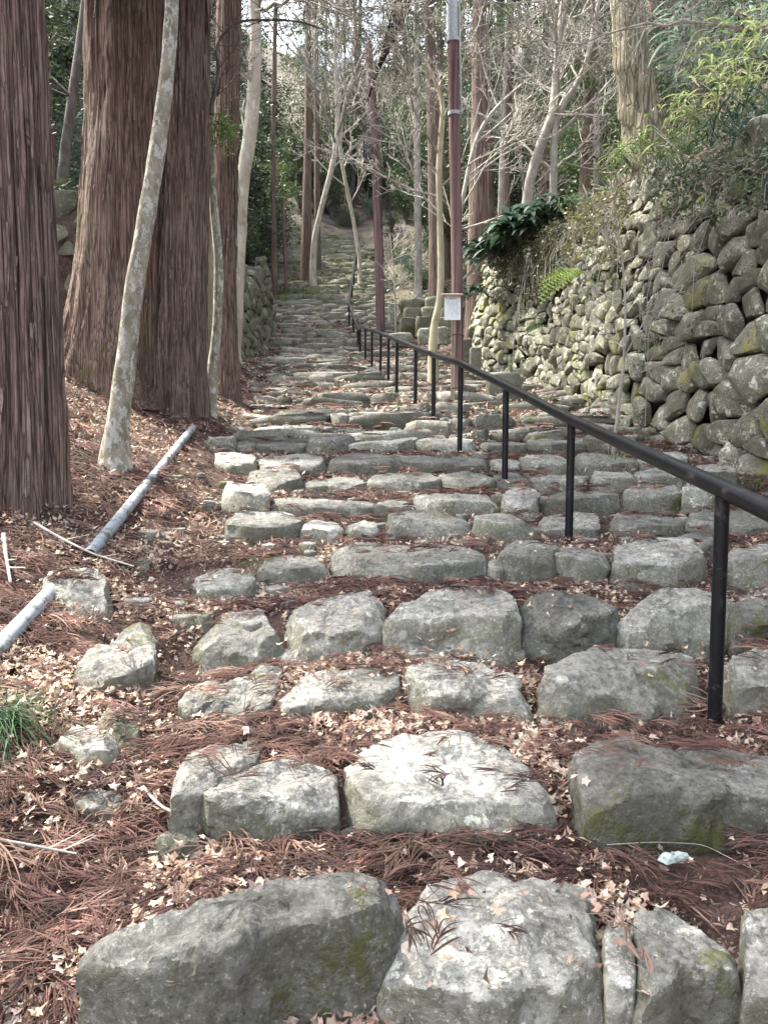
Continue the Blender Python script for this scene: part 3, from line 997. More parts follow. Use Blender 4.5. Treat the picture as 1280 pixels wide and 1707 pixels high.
# pipes
def pipe(a, b, rad, label, lift=.03):
    pa = hit(*a); pb = hit(*b)
    pa[2] += lift; pb[2] += lift
    o = thing('pipe', label, 'pipe', pa, group='grey pipes on the left bank')
    s = np.linspace(0, 1, 20)[:, None]
    q = pa * (1 - s) + pb * s
    # laid over the ground
    mb = MB(); tube(mb, q - pa, rad, 18, cap=False); mb.build('pipe_wall', M['pipe'], o)
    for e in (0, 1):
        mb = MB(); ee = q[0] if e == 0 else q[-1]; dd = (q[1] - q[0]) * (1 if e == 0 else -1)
        tube(mb, np.array([ee + dd * .02, ee + dd * .06]) - pa, rad * .88, 18); mb.build('bore_shade', M['core'], o)  # dark plug stands in for the shade inside the pipe
    return pa, pb
PIPES = [pipe((150, 945), (322, 724), .034, 'long grey pipe lying in the litter from the mossy rock towards the cedars', .06),
         pipe((-40, 1145), (98, 992), .034, 'short grey pipe emerging in front of the moss capped rock above the grass', .05)]

# thin pinkish stake far left of the upper steps
def stake(x, y0, y1, wpx, label, x2=None, mat='pole'):
    b = hit(x, y1); Y = b[1]
    o = thing('stake', label, 'stake', b)
    mb = MB(); r = wpx / 2 * depth(y1, Y) / F
    tube(mb, np.array([P(x, y1 + 8, Y), P((x + (x2 or x)) / 2, (y0 + y1) / 2, Y), P(x2 or x, y0, Y)]) - b, r, 10)
    mb.build('shaft', M[mat], o)
    return o, b
o, b = stake(478, 330, 489, 5.5, 'thin reddish stake standing alone on the left of the upper steps', 471)
mb = MB(); q = P(471, 331, b[1]) - b; tube(mb, [q + np.array([-.03, 0, 0]), q + np.array([.12, 0, .02])], .03, 8); mb.build('cap', M['pale'], o)

# ------------------------------------------------------------------ trees
def interp_path(path, n):
    path = np.asarray(path, float)
    s = np.r_[0, np.cumsum(np.linalg.norm(np.diff(path[:, :3], axis=0), axis=1))]
    # smooth resample (Catmull-like through small moving average)
    ss = np.linspace(0, s[-1], n)
    out = np.stack([np.interp(ss, s, path[:, k]) for k in range(path.shape[1])], -1)
    for _ in range(2):
        out[1:-1] = out[1:-1] * .5 + .25 * (out[:-2] + out[2:])
    return out
def branch(mb, p, d, L, r, lev, rs, maxlev, k=5, up=.15, wig=.25, nsub=4, segs=5, cmin=.0025):
    pts = [p.copy()]; dd = d / np.linalg.norm(d)
    st = L / segs
    dirs = [dd]
    for i in range(segs):
        dd = dd + rs.normal(0, wig, 3) * .5 + np.array([0, 0, up * .3])
        dd /= np.linalg.norm(dd)
        pts.append(pts[-1] + dd * st); dirs.append(dd)
    rad = np.linspace(r, max(r * .3, cmin), segs + 1)
    tube(mb, pts, rad, max(3, k - lev), cap=False)
    if lev < maxlev:
        n = nsub + (1 if rs.random() < .5 else 0)
        for j in range(n):
            f = .2 + .8 * (j + rs.random()) / n
            i = min(segs, int(f * segs))
            ax = np.cross(dirs[i], rs.normal(0, 1, 3)); ax /= np.linalg.norm(ax) + 1e-9
            an = rs.uniform(.4, .95)
            nd = dirs[i] * math.cos(an) + ax * math.sin(an) + np.array([0, 0, up])
            branch(mb, pts[i], nd, L * rs.uniform(.4, .7) * (1.05 - .4 * f), rad[i] * .6, lev + 1, rs, maxlev, k, up, wig, nsub, segs if lev == 0 else 4, cmin)
def px_path(pts, Y, Ytop=None):
    """pts (px, py, width px) from base to top; Y distance of the base, Ytop of the top"""
    out = []
    n = len(pts)
    for i, (x, yy, w_) in enumerate(pts):
        Yi = Y if Ytop is None else Y + (Ytop - Y) * i / (n - 1)
        q = P(x, yy, Yi)
        out.append([*q, w_ / 2 * depth(yy, Yi) / F])
    return np.array(out)
def px_tree(name, label, pts, mat, Y=None, Ytop=None, nb=8, t0=.3, blen=1.2, brad=.3, seed=1, maxlev=2, bmat=None, cat='tree', k=12, n=30, up=.15, wob=.06, extend=0, nsub=4, flare=1.3, bias=None, group=None, extra=None, cmin=.003):
    rs = np.random.default_rng(seed)
    if Y is None:
        Y = hit(pts[0][0], pts[0][1])[1]
    path = px_path(pts, Y, Ytop)
    g = path[0].copy(); g[2] = min(g[2], float(ground(g[0], g[1], False))) - .12
    g[3] = path[0][3] * flare
    if path[0][2] - g[2] < .25: path = path[1:] if len(path) > 3 and False else path
    path = np.vstack([g, path])
    if extend:
        d = path[-1] - path[-2]; d = d / np.linalg.norm(d[:3])
        e = path[-1] + d * extend; e[3] = path[-1][3] * .6
        path = np.vstack([path, e])
    path = interp_path(path, n)
    o0 = path[0][:3].copy()
    o = thing(name, label, cat, o0, group=group)
    mb = MB()
    th = np.arange(k) * 2 * np.pi / k
    hh = np.arange(n)
    disp = 1 + wob * vn(np.cos(th)[None, :] * 1.2 + 10 + hh[:, None] * .35, np.sin(th)[None, :] * 1.2 + hh[:, None] * .35, seed) + wob * .7 * vn(np.cos(th)[None, :] * 3 + hh[:, None] * .8, np.sin(th)[None, :] * 3 + 5, seed + 1)
    tube(mb, path[:, :3] - o0, path[:, 3], k, disp=disp)
    mb.build('trunk', M[mat], o)
    if nb:
        mb = MB()
        for j in range(nb):
            f = t0 + (1 - t0) * (j + rs.random()) / nb
            i = min(n - 1, int(f * (n - 1)))
            az = rs.uniform(0, 2 * np.pi)
            d = np.array([math.cos(az), math.sin(az) * .7, rs.uniform(.15, .9) + up])
            if bias is not None: d = d + np.array(bias)
            branch(mb, path[i][:3] - o0, d, blen * rs.uniform(.6, 1.3), path[i][3] * brad * rs.uniform(.7, 1.1), 0, rs, maxlev, up=up, nsub=nsub, cmin=cmin)
        if extra: extra(mb, path, o0, rs)
        mb.build('branches', M[bmat or mat], o)
    return o, path

def leaf_cloud(mb, ctrs, rad, n, size, cols, rs, flat=.6, asp=.45, droop=0.):
    """n small pointed leaves round each centre"""
    ctrs = np.asarray(ctrs, float)
    m = len(ctrs) * n
    c = np.repeat(ctrs, n, 0)
    rad = np.repeat(np.broadcast_to(rad, (len(ctrs),)), n)
    d = rs.normal(0, 1, (m, 3)); d /= np.linalg.norm(d, axis=1)[:, None]
    d[:, 2] *= flat
    p = c + d * (rad * rs.uniform(.25, 1, m) ** .6)[:, None]
    a = rs.normal(0, 1, (m, 3)); a[:, 2] = a[:, 2] * .5 - droop
    a /= np.linalg.norm(a, axis=1)[:, None]
    b = np.cross(a, rs.normal(0, 1, (m, 3)) + np.array([0, 0, 1.0])); b /= np.linalg.norm(b, axis=1)[:, None] + 1e-9
    s = size * rs.uniform(.6, 1.3, m)[:, None]
    nn = np.cross(a, b)
    v = np.stack([p, p + a * s * .5 + b * s * asp * .5 + nn * s * .06, p + a * s, p + a * s * .5 - b * s * asp * .5 + nn * s * .06], 1)
    cols = np.asarray(cols)
    cc = cols[rs.integers(0, len(cols), m)] * rs.uniform(.7, 1.3, m)[:, None]
    f = np.arange(m * 4).reshape(-1, 4)
    mb.add(v.reshape(-1, 3), f, np.repeat(cc, 4, 0))
GREEN_DK = [(.035, .055, .028), (.045, .07, .035), (.06, .085, .045), (.03, .045, .03)]
GREEN_MD = [(.06, .10, .035), (.085, .13, .045), (.05, .08, .035), (.10, .13, .06)]
GREEN_SUN = [(.21, .29, .10), (.28, .35, .14), (.15, .22, .08), (.36, .40, .22), (.32, .30, .19)]  # bamboo greens raised, sunlight put into the leaf colour
BLUE_GR = [(.07, .11, .08), (.09, .14, .10), (.05, .085, .06)]
BROWN = [(.20, .10, .075), (.14, .075, .055), (.26, .15, .11)]

# --- the big cedars
def cedar(label, pts, Y, seed, top=13.0, crown=True, K=210, ridge=.09, mat='cedar', lobes=7, cr=2.4, cn=110, cz=5.6):
    rs = np.random.default_rng(seed)
    path = px_path(pts, Y)
    gz = float(ground(path[0][0], path[0][1], False))
    g = path[0].copy(); g[2] = min(g[2], gz) - .25; g[3] *= 1.15
    e = path[-1].copy(); d = path[-1] - path[-2]; s_ = (top - e[2]) / d[2]
    e = e + d * s_; e[3] = path[-1][3] * .45
    path = np.vstack([g, path, e])
    o0 = np.array([path[0][0], path[0][1], gz])
    zs = np.concatenate([np.linspace(path[0][2], 4.6, 150), np.linspace(4.8, top, 14)])
    cx = np.interp(zs, path[:, 2], path[:, 0]); cy = np.interp(zs, path[:, 2], path[:, 1]); rr_ = np.interp(zs, path[:, 2], path[:, 3])
    th = np.arange(K) * 2 * np.pi / K
    T, Zz = np.meshgrid(th, zs)
    ct, st = np.cos(T), np.sin(T)
    h = Zz - gz
    Rr = rr_[:, None] * np.ones_like(T)
    wob = .06 * vn(T * 0 + np.cos(T) * 1.1 + 9, Zz * .5 + np.sin(T) * 1.1, seed)
    lob = np.exp(-np.clip(h, 0, 9) / .45) * (.09 + .12 * np.sin(lobes * T + 1.3 * vn(T * 0, Zz, seed + 2)))
    # fibrous strips: ridged noise stretched up the stem
    tw = T + .07 * vn(T * 3, Zz * .45, seed + 4)
    K1 = 22
    n1 = np.abs(vn(tw * K1 / 2 / np.pi * 1.3, Zz * .2, seed + 5))
    n2 = np.abs(vn(tw * K1 / 2 / np.pi * 2.9 + 7, Zz * .5, seed + 6))
    fl = ridge * (.9 * (n1 ** .6) + .5 * (n2 ** .7) - .6)
    fl += .02 * vn(T * 16, Zz * 6, seed + 8) * (n1 > .35)
    Rad = Rr * (1 + wob + lob) + fl * .55
    V = np.stack([cx[:, None] + ct * Rad, cy[:, None] + st * Rad, Zz], -1).reshape(-1, 3) - o0
    o = thing('cedar_tree', label, 'tree', o0)
    mb = MB(); mb.add(V, grid_faces(len(zs), K, True)); mb.build('trunk', M[mat], o)
    # loose bark strips
    mb = MB()
    for q in range(70):
        a = rs.uniform(math.pi, 2 * math.pi); z = rs.uniform(gz + .1, 4.2)
        L_ = rs.uniform(.15, .6); w_ = rs.uniform(.006, .02)
        i = np.linspace(0, 1, 5)
        r0 = np.interp(z + i * L_, zs, rr_) * (1 + .2 * np.exp(-np.clip(z + i * L_ - gz, 0, 9) / .45)) + .012 + .035 * (1 - i) ** 2 * rs.random()
        aa = a + .03 * i
        X0 = np.interp(z + i * L_, zs, cx); Y0 = np.interp(z + i * L_, zs, cy)
        vv = []
        for sgn in (-1, 1):
            da = sgn * w_ / r0 * (1 - .6 * (1 - i))
            vv.append(np.stack([X0 + np.cos(aa + da) * r0, Y0 + np.sin(aa + da) * r0, z + i * L_], -1))
        v = np.stack(vv, 1).reshape(-1, 3) - o0
        mb.add(v, grid_faces(5, 2))
    mb.build('loose_bark', M[mat], o, kind='stuff')
    if crown:  # crowns above the view, put in to shade the steps and wall
        mb = MB(); br = MB()
        cs = []
        for q in range(cn):
            z = rs.uniform(cz, top); a = rs.uniform(0, 2 * np.pi); L_ = rs.uniform(.25, 1) * cr * (1.15 - .5 * (z - cz) / (top - cz))
            c = np.array([np.interp(z, zs, cx), np.interp(z, zs, cy), z])
            e = c + np.array([math.cos(a) * L_, math.sin(a) * L_, -.15 * L_])
            tube(br, [c - o0, (c + e) / 2 + (0, 0, .1) - o0, e - o0], [.04, .025, .01], 4, cap=False)
            for f in (.5, .8, 1.): cs.append(c + (e - c) * f - o0)
        br.build('branches', M[mat], o)
        leaf_cloud(mb, cs, .55, 60, .15, GREEN_DK, rs, .5, .3, .5)
        mb.build('crown', M['leaf'], o)
    return o
cedar('massive reddish cedar trunk at the left edge, closest to the camera', [(15, 880, 160), (20, 700, 155), (18, 450, 145), (5, 200, 145), (-6, 0, 152)], hit(60, 880)[1] + .3, 41, cr=3.8, cn=360, cz=4.7, top=14)  # unseen crown widened and thickened to shade the foreground
cedar('broad dark cedar trunk with mossy foot, between the edge cedar and the mottled leaning tree', [(185, 645, 165), (192, 560, 152), (203, 430, 138), (212, 200, 136), (213, 0, 134)], hit(170, 655)[1] + .35, 43, lobes=5, mat='cedar_moss', cz=6.8)
cedar('red brown cedar trunk directly behind the mottled leaning tree', [(280, 690, 104), (288, 560, 100), (298, 300, 96), (303, 100, 86), (305, 0, 82)], hit(283, 692)[1] + .3, 47, lobes=6, cr=2.8, cn=170, cz=6.6)
# cedar standing behind, pale stripped streak
cedar('slimmer cedar trunk behind the split yellow trunk, partly stripped of bark', [(372, 600, 48), (372, 450, 44), (378, 200, 40), (382, 0, 38)], 10.3, 49, K=60, ridge=.04, crown=True, top=12, cz=7.6, cr=1.8, cn=60)

# --- leaning mottled tree
o, pth = px_tree('mottled_tree', 'slender leaning tree with grey mottled lichen bark in front of the cedars',
        [(194, 787, 60), (190, 755, 42), (199, 690, 37), (212, 600, 33), (222, 500, 31), (233, 420, 30), (248, 350, 29), (262, 250, 27), (277, 150, 25), (285, 60, 23), (287, 0, 22)],
        'birch', nb=5, t0=.84, blen=.7, seed=5, k=22, n=60, extend=2.5, flare=1.35, wob=.09, maxlev=2, bias=(.6, -.2, 0))
# --- split yellow trunk & thin grey trunk side by side
px_tree('split_tree', 'pale yellow barkless stem standing between the red cedar and the crooked grey stem',
        [(345, 612, 20), (345, 500, 18), (346, 400, 18), (347, 300, 12), (344, 262, 3)], 'yellow', Y=8.6, nb=0, k=12, n=24, flare=1.3)
px_tree('crooked_tree', 'thin crooked grey-brown stem leaning against the right side of the cedars',
        [(352, 625, 18), (362, 560, 17), (366, 440, 15), (355, 330, 14), (350, 230, 13), (345, 130, 11), (338, 40, 9), (330, -20, 8)], 'birch', Y=8.5, nb=4, t0=.6, blen=.6, seed=8, k=12, n=40, bmat='twigdark', extend=1)
# --- pale trunk
px_tree('pale_tree', 'whitish smooth trunk bending up beside the left edge of the steps',
        [(382, 598, 36), (390, 560, 27), (394, 480, 25), (398, 400, 24), (405, 300, 23), (418, 220, 22), (424, 140, 21), (427, 60, 20), (424, 0, 18)], 'pale', nb=10, t0=.45, blen=1.3, seed=9, k=18, n=50, bmat='twig', extend=2, flare=1.4, wob=.08)
# dark branch with green tuft near the cedar (crooked)
def dark_branch():
    pts = [(350, 190), (360, 150), (366, 110), (358, 85), (372, 55), (395, 35), (430, 33), (500, 35), (540, 50)]
    q = np.array([P(a, b, 8.2 + i * .05) for i, (a, b) in enumerate(pts)])
    o = thing('bare_branch', 'crooked dark branch arching over the pale trunk at the top', 'branch', q[0])
    mb = MB(); q = interp_path(np.c_[q, np.linspace(.022, .008, len(q))], 30)
    tube(mb, q[:, :3] - q[0, :3], q[:, 3], 7)
    rs = np.random.default_rng(3)
    for j in range(14):
        i = rs.integers(5, 29)
        branch(mb, q[i, :3] - q[0, :3], np.array([rs.normal(0, .6), rs.normal(0, .4), rs.uniform(-.6, .8)]), rs.uniform(.3, .8), .007, 1, rs, 2, cmin=.002)
    mb.build('twigs', M['twigdark'], o)
    mb = MB(); c = P(372, 215, 8.4) - q[0, :3]
    cs = c + rs.normal(0, .09, (22, 3))
    leaf_cloud(mb, cs, .12, 22, .09, [(.10, .17, .04), (.15, .22, .06), (.08, .13, .03)], rs, .7, .12, .5)
    mb.build('green_tuft', M['leaf'], o)
dark_branch()

# --- bare trees of the middle distance
px_tree('bare_tree', 'forked bare tree with whitish limbs rising over the middle of the upper steps',
        [(522, 440, 11), (524, 395, 10), (540, 330, 9), (552, 285, 9), (562, 240, 9), (563, 180, 8), (560, 120, 6), (558, 60, 5), (566, 0, 4)], 'pale', Y=32, nb=14, t0=.42, blen=5.2, brad=.6, seed=12, k=10, n=36, maxlev=3, up=.35, nsub=4, cmin=.012, bmat='twig')
px_tree('bare_tree', 'bare tree whose pale limb sweeps down from the fork to the reddish pole',
        [(600, 430, 6), (585, 345, 6), (575, 300, 6), (566, 250, 6), (572, 180, 5), (590, 120, 4), (612, 75, 3)], 'pale', Y=33, nb=8, t0=.3, blen=3.6, brad=.6, seed=13, k=8, n=30, maxlev=3, up=.2, cmin=.01)
px_tree('yellow_tree', 'slender crooked yellowish tree just left of the brown utility pole',
        [(722, 580, 16), (722, 545, 12), (734, 500, 11), (735, 440, 12), (733, 360, 10), (731, 290, 10), (735, 220, 10), (740, 175, 8), (720, 120, 6), (690, 75, 5)], 'yellow', Y=13.5, nb=12, t0=.5, blen=1.7, brad=.45, seed=14, k=12, n=44, maxlev=3, bmat='twig', bias=(-.4, 0, 0), cmin=.006)
px_tree('bare_tree', 'bare tree leaning right with many upswept limbs, behind the utility pole',
        [(762, 380, 8), (775, 310, 7), (790, 240, 7), (808, 200, 6), (835, 170, 5), (870, 140, 4)], 'twig', Y=15.5, nb=12, t0=.3, blen=2.3, brad=.55, seed=15, k=8, n=30, nsub=3, maxlev=3, bias=(.7, 0, .1), cmin=.006)
px_tree('leaning_tree', 'curving light brown trunk forking above the dark leaved plants on the wall',
        [(868, 400, 22), (876, 350, 18), (885, 290, 17), (903, 235, 16), (922, 190, 15), (926, 130, 13), (932, 60, 12), (940, -10, 11)], 'twig', Y=16, nb=10, t0=.45, blen=2.6, brad=.5, seed=16, k=12, n=40, nsub=3, maxlev=3, bias=(.1, 0, 0), cmin=.007)
px_tree('leaning_tree', 'second limb curving right of the fork near the mossy trunk',
        [(924, 196, 11), (945, 165, 10), (968, 130, 10), (982, 90, 9), (990, 40, 8), (1000, -10, 7)], 'twig', Y=16, nb=9, t0=.2, blen=2.3, brad=.5, seed=17, k=10, n=24, maxlev=3, cmin=.007)
# big mossy trunk on the wall
Ym = 12.0
px_tree('mossy_tree', 'thick pale mossy trunk with flaking bark growing on top of the right wall',
        [(1082, 262, 92), (1072, 235, 70), (1062, 170, 60), (1052, 100, 56), (1046, 40, 54), (1040, -20, 50)], 'mossbark', Y=Ym, nb=10, t0=.5, blen=2.8, brad=.35, seed=18, k=26, n=44, maxlev=3, wob=.16, bmat='twig', extend=2, cmin=.006)
def overhang(label, a, b, Y, seed, L_=1.3, n=16, mat='twig', r=.03):
    rs = np.random.default_rng(seed)
    p = P(*a, Y); q = P(*b, Y - .8)
    o = thing('overhanging_branch', label, 'branch', p)
    t = np.linspace(0, 1, 14)[:, None]
    pts = p * (1 - t) + q * t + np.array([0, 0, 1.]) * np.sin(t * np.pi) * .25 + rs.normal(0, .03, (14, 3))
    mb = MB(); tube(mb, pts - p, np.linspace(r, .006, 14), 6, cap=False); mb.build('limb', M[mat], o)
    mb = MB(); d0 = (q - p) / np.linalg.norm(q - p)
    for j in range(n):
        i = int(1 + 12 * (j + rs.random()) / n)
        d = d0 + rs.normal(0, .45, 3) + np.array([0, 0, .1])
        branch(mb, pts[i] - p, d, L_ * rs.uniform(.5, 1.1), .010, 0, rs, 3, k=4, up=.0, wig=.2, nsub=4, segs=5, cmin=.0028)
    mb.build('twigs', M[mat], o, kind='stuff')
overhang('long pale branch sweeping across the top right in front of the mossy trunk', (1330, 60), (900, 90), 10.5, 72, 1.6, 18)
overhang('grey twiggy branch hanging in along the top edge above the mossy trunk', (1200, -90), (880, 30), 11, 73, 1.7, 18)
overhang('drooping brownish branch at the top centre beside the utility pole', (900, -160), (690, 60), 13, 74, 1.6, 18, 'twigdark')
overhang('pale thin branch crossing the top left of centre above the bare forked tree', (430, 20), (620, 40), 12, 75, 1.5, 16)
# straight conifer trunks of the middle distance
CON = [  # pts, Y, label
 ([(797, 440, 36), (797, 300, 30), (799, 150, 27), (799, 40, 24), (800, -40, 22)], 18.5, 'straight pinkish-brown conifer trunk immediately right of the utility pole'),
 ([(727, 500, 26), (727, 400, 24), (722, 250, 20), (718, 120, 18), (715, 0, 16)], 22, 'straight brown conifer trunk behind the crooked yellowish tree'),
 ([(697, 490, 13), (697, 400, 12), (695, 250, 11), (694, 80, 10)], 25, 'narrow sunlit trunk left of the crooked yellowish tree'),
 ([(510, 470, 18), (512, 330, 15), (514, 200, 12), (514, 60, 10)], 33, 'dark red conifer trunk at the head of the steps'),
 ([(530, 440, 10), (529, 330, 10), (528, 200, 9), (527, 100, 8)], 36, 'thinner trunk just right of the dark red conifer above the steps'),
 ([(845, 430, 12), (843, 330, 12), (846, 200, 11), (850, 60, 10)], 24, 'dark narrow trunk right of the pinkish-brown conifer'),
 ([(905, 340, 12), (906, 250, 11), (908, 120, 10), (910, 0, 9)], 26, 'distant straight trunk behind the curving light brown tree'),
 ([(994, 310, 10), (994, 250, 10), (993, 150, 9), (992, 60, 8)], 23, 'slim pale trunk standing left of the mossy trunk'),
 ([(832, 400, 8), (834, 300, 8), (838, 210, 7), (842, 120, 6)], 22, 'thin lichen covered trunk next to the pinkish-brown conifer'),
 ([(455, 240, 8), (457, 150, 8), (459, 40, 7)], 30, 'faint trunk in the dark wood right of the whitish smooth trunk'),
]
for i, (pts, Y, lab) in enumerate(CON):
    o, pa = px_tree('conifer_tree', lab, pts, 'cedar_far' if i not in (2, 7, 8) else 'twig', Y=Y, nb=0, k=14, n=24, extend=6, flare=1.3, wob=.05)
    rs = np.random.default_rng(60 + i)
    mb = MB(); cs = []
    zt = pa[-1][2]; zb_ = pa[0][2]
    for q in range(26):
        f = rs.uniform(.55, 1.0); j = min(len(pa) - 1, int(f * (len(pa) - 1)))
        a = rs.uniform(0, 2 * np.pi); L_ = rs.uniform(.5, 2.0)
        c = pa[j][:3] - pa[0][:3]
        e = c + np.array([math.cos(a) * L_, math.sin(a) * L_, -.3 * L_])
        tube(mb, [c, (c + e) / 2 + (0, 0, .1), e], [.03, .02, .01], 3, cap=False)
        cs += [c + (e - c) * .6, e]
    mb.build('branches', M['twigdark'], o)
    mb = MB(); leaf_cloud(mb, cs, .5, 26, .22, GREEN_DK if i % 3 else GREEN_MD, rs, .5, .2, .6)
    mb.build('crown', M['leaf'], o)

# --- background wood
def bg_conifer(seed, Hh, cols):
    rs = np.random.default_rng(seed)
    o = thing('forest_conifer', 'tall straight conifer in the dark wood beyond the head of the steps', 'tree', (0, 0, 0), group='conifers of the wood behind')
    mb = MB(); n = 14
    z = np.linspace(-.6, Hh, n)
    tube(mb, np.stack([.15 * np.sin(z * .2 + seed), .1 * np.cos(z * .3), z], -1), np.interp(z, [-.6, Hh], [.24, .05]), 9)
    mb.build('trunk', M['cedar_far'], o)
    mb = MB(); br = MB(); cs = []
    for q in range(75):
        zz = Hh * rs.uniform(.3, 1); a = rs.uniform(0, 2 * np.pi)
        L_ = rs.uniform(.6, 2.6) * (1.25 - zz / Hh * .8)
        c = np.array([0, 0, zz]); e = c + np.array([math.cos(a) * L_, math.sin(a) * L_, -.28 * L_])
        tube(br, [c, (c + e) / 2 + (0, 0, .15), e], [.03, .02, .01], 3, cap=False)
        cs += [c + (e - c) * .55, c + (e - c) * .9]
    br.build('branches', M['twigdark'], o)
    leaf_cloud(mb, cs, .55, 30, .24, cols, rs, .5, .22, .7)
    mb.build('crown', M['leaf'], o)
    return o
def bg_bare(seed, Hh, mat):
    rs = np.random.default_rng(seed)
    o = thing('forest_bare_tree', 'leafless twiggy tree in the wood behind the steps', 'tree', (0, 0, 0), group='leafless trees of the wood behind')
    n = 12; z = np.linspace(-.6, Hh, n)
    pts = np.stack([.5 * np.sin(z * .35 + seed), .3 * np.cos(z * .4 + seed), z], -1)
    mb = MB(); tube(mb, pts, np.interp(z, [-.6, Hh], [.13, .02]), 8); mb.build('trunk', M[mat], o)
    mb = MB()
    for j in range(20):
        i = rs.integers(3, n)
        a = rs.uniform(0, 2 * np.pi)
        branch(mb, pts[i], np.array([math.cos(a), math.sin(a), rs.uniform(0, .8)]), Hh * rs.uniform(.2, .38), .035, 0, rs, 3, k=5, up=.15, wig=.3, nsub=4, segs=4, cmin=.008)
    mb.build('branches', M[mat], o)
    return o
def bg_ever(seed, Hh, cols, rad, size=.13, name='evergreen_shrub', label='dense evergreen shrub in the shade of the wood', n=60, cat='shrub', group='evergreen shrubs of the wood'):
    rs = np.random.default_rng(seed)
    o = thing(name, label, cat, (0, 0, 0), group=group)
    br = MB(); cs = []
    for q in range(30):
        a = rs.uniform(0, 2 * np.pi); e = np.array([math.cos(a), math.sin(a), 0]) * rad * rs.uniform(.2, 1) + np.array([0, 0, Hh * rs.uniform(.3, 1)])
        tube(br, [(0, 0, -.3), e * .5 + (0, 0, .1), e], [.04, .02, .008], 3, cap=False)
        cs.append(e); cs.append(e * .75 + rs.normal(0, .15, 3))
    br.build('stems', M['twigdark'], o)
    mb = MB(); leaf_cloud(mb, cs, rad * .32, n, size, cols, rs, .7, .42, .1)
    mb.build('crown', M['leaf'], o)
    return o
rsb = np.random.default_rng(77)
protoC = [bg_conifer(1, 17, GREEN_DK), bg_conifer(2, 15, GREEN_MD), bg_conifer(3, 19, GREEN_DK)]
protoB = [bg_bare(11, 9, 'twigdark'), bg_bare(12, 11, 'twigdark'), bg_bare(13, 8, 'twig'), bg_bare(14, 7, 'twigdark')]
protoS = [bg_ever(21, 2.6, GREEN_DK, 1.6), bg_ever(22, 3.2, BLUE_GR, 1.8), bg_ever(23, 2.0, GREEN_MD, 1.5)]
used = set()
def put(protos, i, x, yy, s=1.0):
    pr = protos[i % len(protos)]
    z = float(ground(x, yy, False))
    rz = rsb.uniform(0, 6.28)
    if id(pr) not in used:
        used.add(id(pr)); pr.location = (x, yy, z); pr.rotation_euler = (0, 0, rz); pr.scale = (s, s, s)
        return pr
    return dup(pr, (x, yy, z), rz, s)
def free(x, yy):
    if yy < 48 and xl(yy) - .8 < x < xr(yy) + .8: return False
    if xwl(yy) - .2 < x < xwr(yy) + .4 and yy < 30: return False
    return True
def scatter(protos, n, y0, y1, s0=.8, s1=1.2, xm=.56, pw=1.0):
    k = 0; tries = 0
    while k < n and tries < 4000:
        tries += 1
        yy = y0 + (y1 - y0) * rsb.random() ** pw
        x = rsb.uniform(-xm, xm) * yy
        if not free(x, yy): continue
        put(protos, k, x, yy, rsb.uniform(s0, s1)); k += 1
protoE = [bg_ever(31, 7.5, GREEN_DK, 2.3, .2, 'evergreen_tree', 'dark round headed evergreen tree in the wood', 110, 'tree', 'evergreen trees of the wood'),
          bg_ever(32, 6.0, GREEN_MD, 2.0, .18, 'evergreen_tree', 'dark round headed evergreen tree in the wood', 110, 'tree', 'evergreen trees of the wood')]
for k, (x, yy, s_) in enumerate([(-5.4, 24, .8), (-7.2, 27, 1.), (-6.0, 31, .9), (-5.6, 36, .9), (-8.5, 33, 1.1), (-7, 42, 1.1), (-9.5, 45, 1.2), (-5, 50, 1.1), (-2, 51, .9), (1.5, 49, 1.), (-11, 38, 1.2), (2.6, 31, .7), (4.5, 29, .9),
                                 (5.5, 36, 1.1), (2.4, 41, .9), (8.5, 31, 1.1), (9, 40, 1.2), (12, 34, 1.2), (-8.5, 17, .8), (-10, 21, 1.), (-12, 27, 1.1), (-3.5, 58, 1.2), (-9, 57, 1.2), (5, 57, 1.2), (11, 24, .9), (10.5, 18, .8), (0.6, 62, 1.2), (1.3, 45, .55), (.2, 49, .6), (-1.0, 53, .7), (3, 46, .7), (-3.2, 49, .5), (2.2, 37, .5)]):
    put(protoE, k, x, yy, s_)
for k, (x, yy, s_) in enumerate([(-1, 52, .7), (.5, 57, .8), (1.6, 53, .7), (-2.6, 56, .8), (0, 66, 1.), (2.5, 60, .8)]):
    put(protoB, 2, x, yy, s_)
scatter(protoC, 84, 24, 80)
scatter(protoB, 24, 26, 70)
scatter(protoS, 70, 22, 75, .8, 1.6)
def undergrowth():
    rs = np.random.default_rng(5)
    n = 5200
    yy = 12 + 70 * rs.random(n) ** 1.2; xx = rs.uniform(-.6, .6, n) * yy
    ok = np.array([free(a, b) or (b > 18 and a > xr(b) + .15 and a > 0) for a, b in zip(xx, yy)])
    xx, yy = xx[ok], yy[ok]
    z = ground(xx, yy, False)
    mb = MB()
    k = len(xx) // 2
    leaf_cloud(mb, np.stack([xx[:k], yy[:k], z[:k] + .15], -1), .45, 16, .2, GREEN_DK + GREEN_MD + BLUE_GR, rs, .6, .35)
    leaf_cloud(mb, np.stack([xx[k:], yy[k:], z[k:] + .12], -1), .5, 14, .28, [(.16, .12, .09), (.24, .19, .15), (.33, .28, .23)], rs, .5, .12)
    o = mb.build('undergrowth', M['leaf'], None, kind='stuff')
    o['label'] = 'low undergrowth and brown debris covering the wooded slopes'
undergrowth()
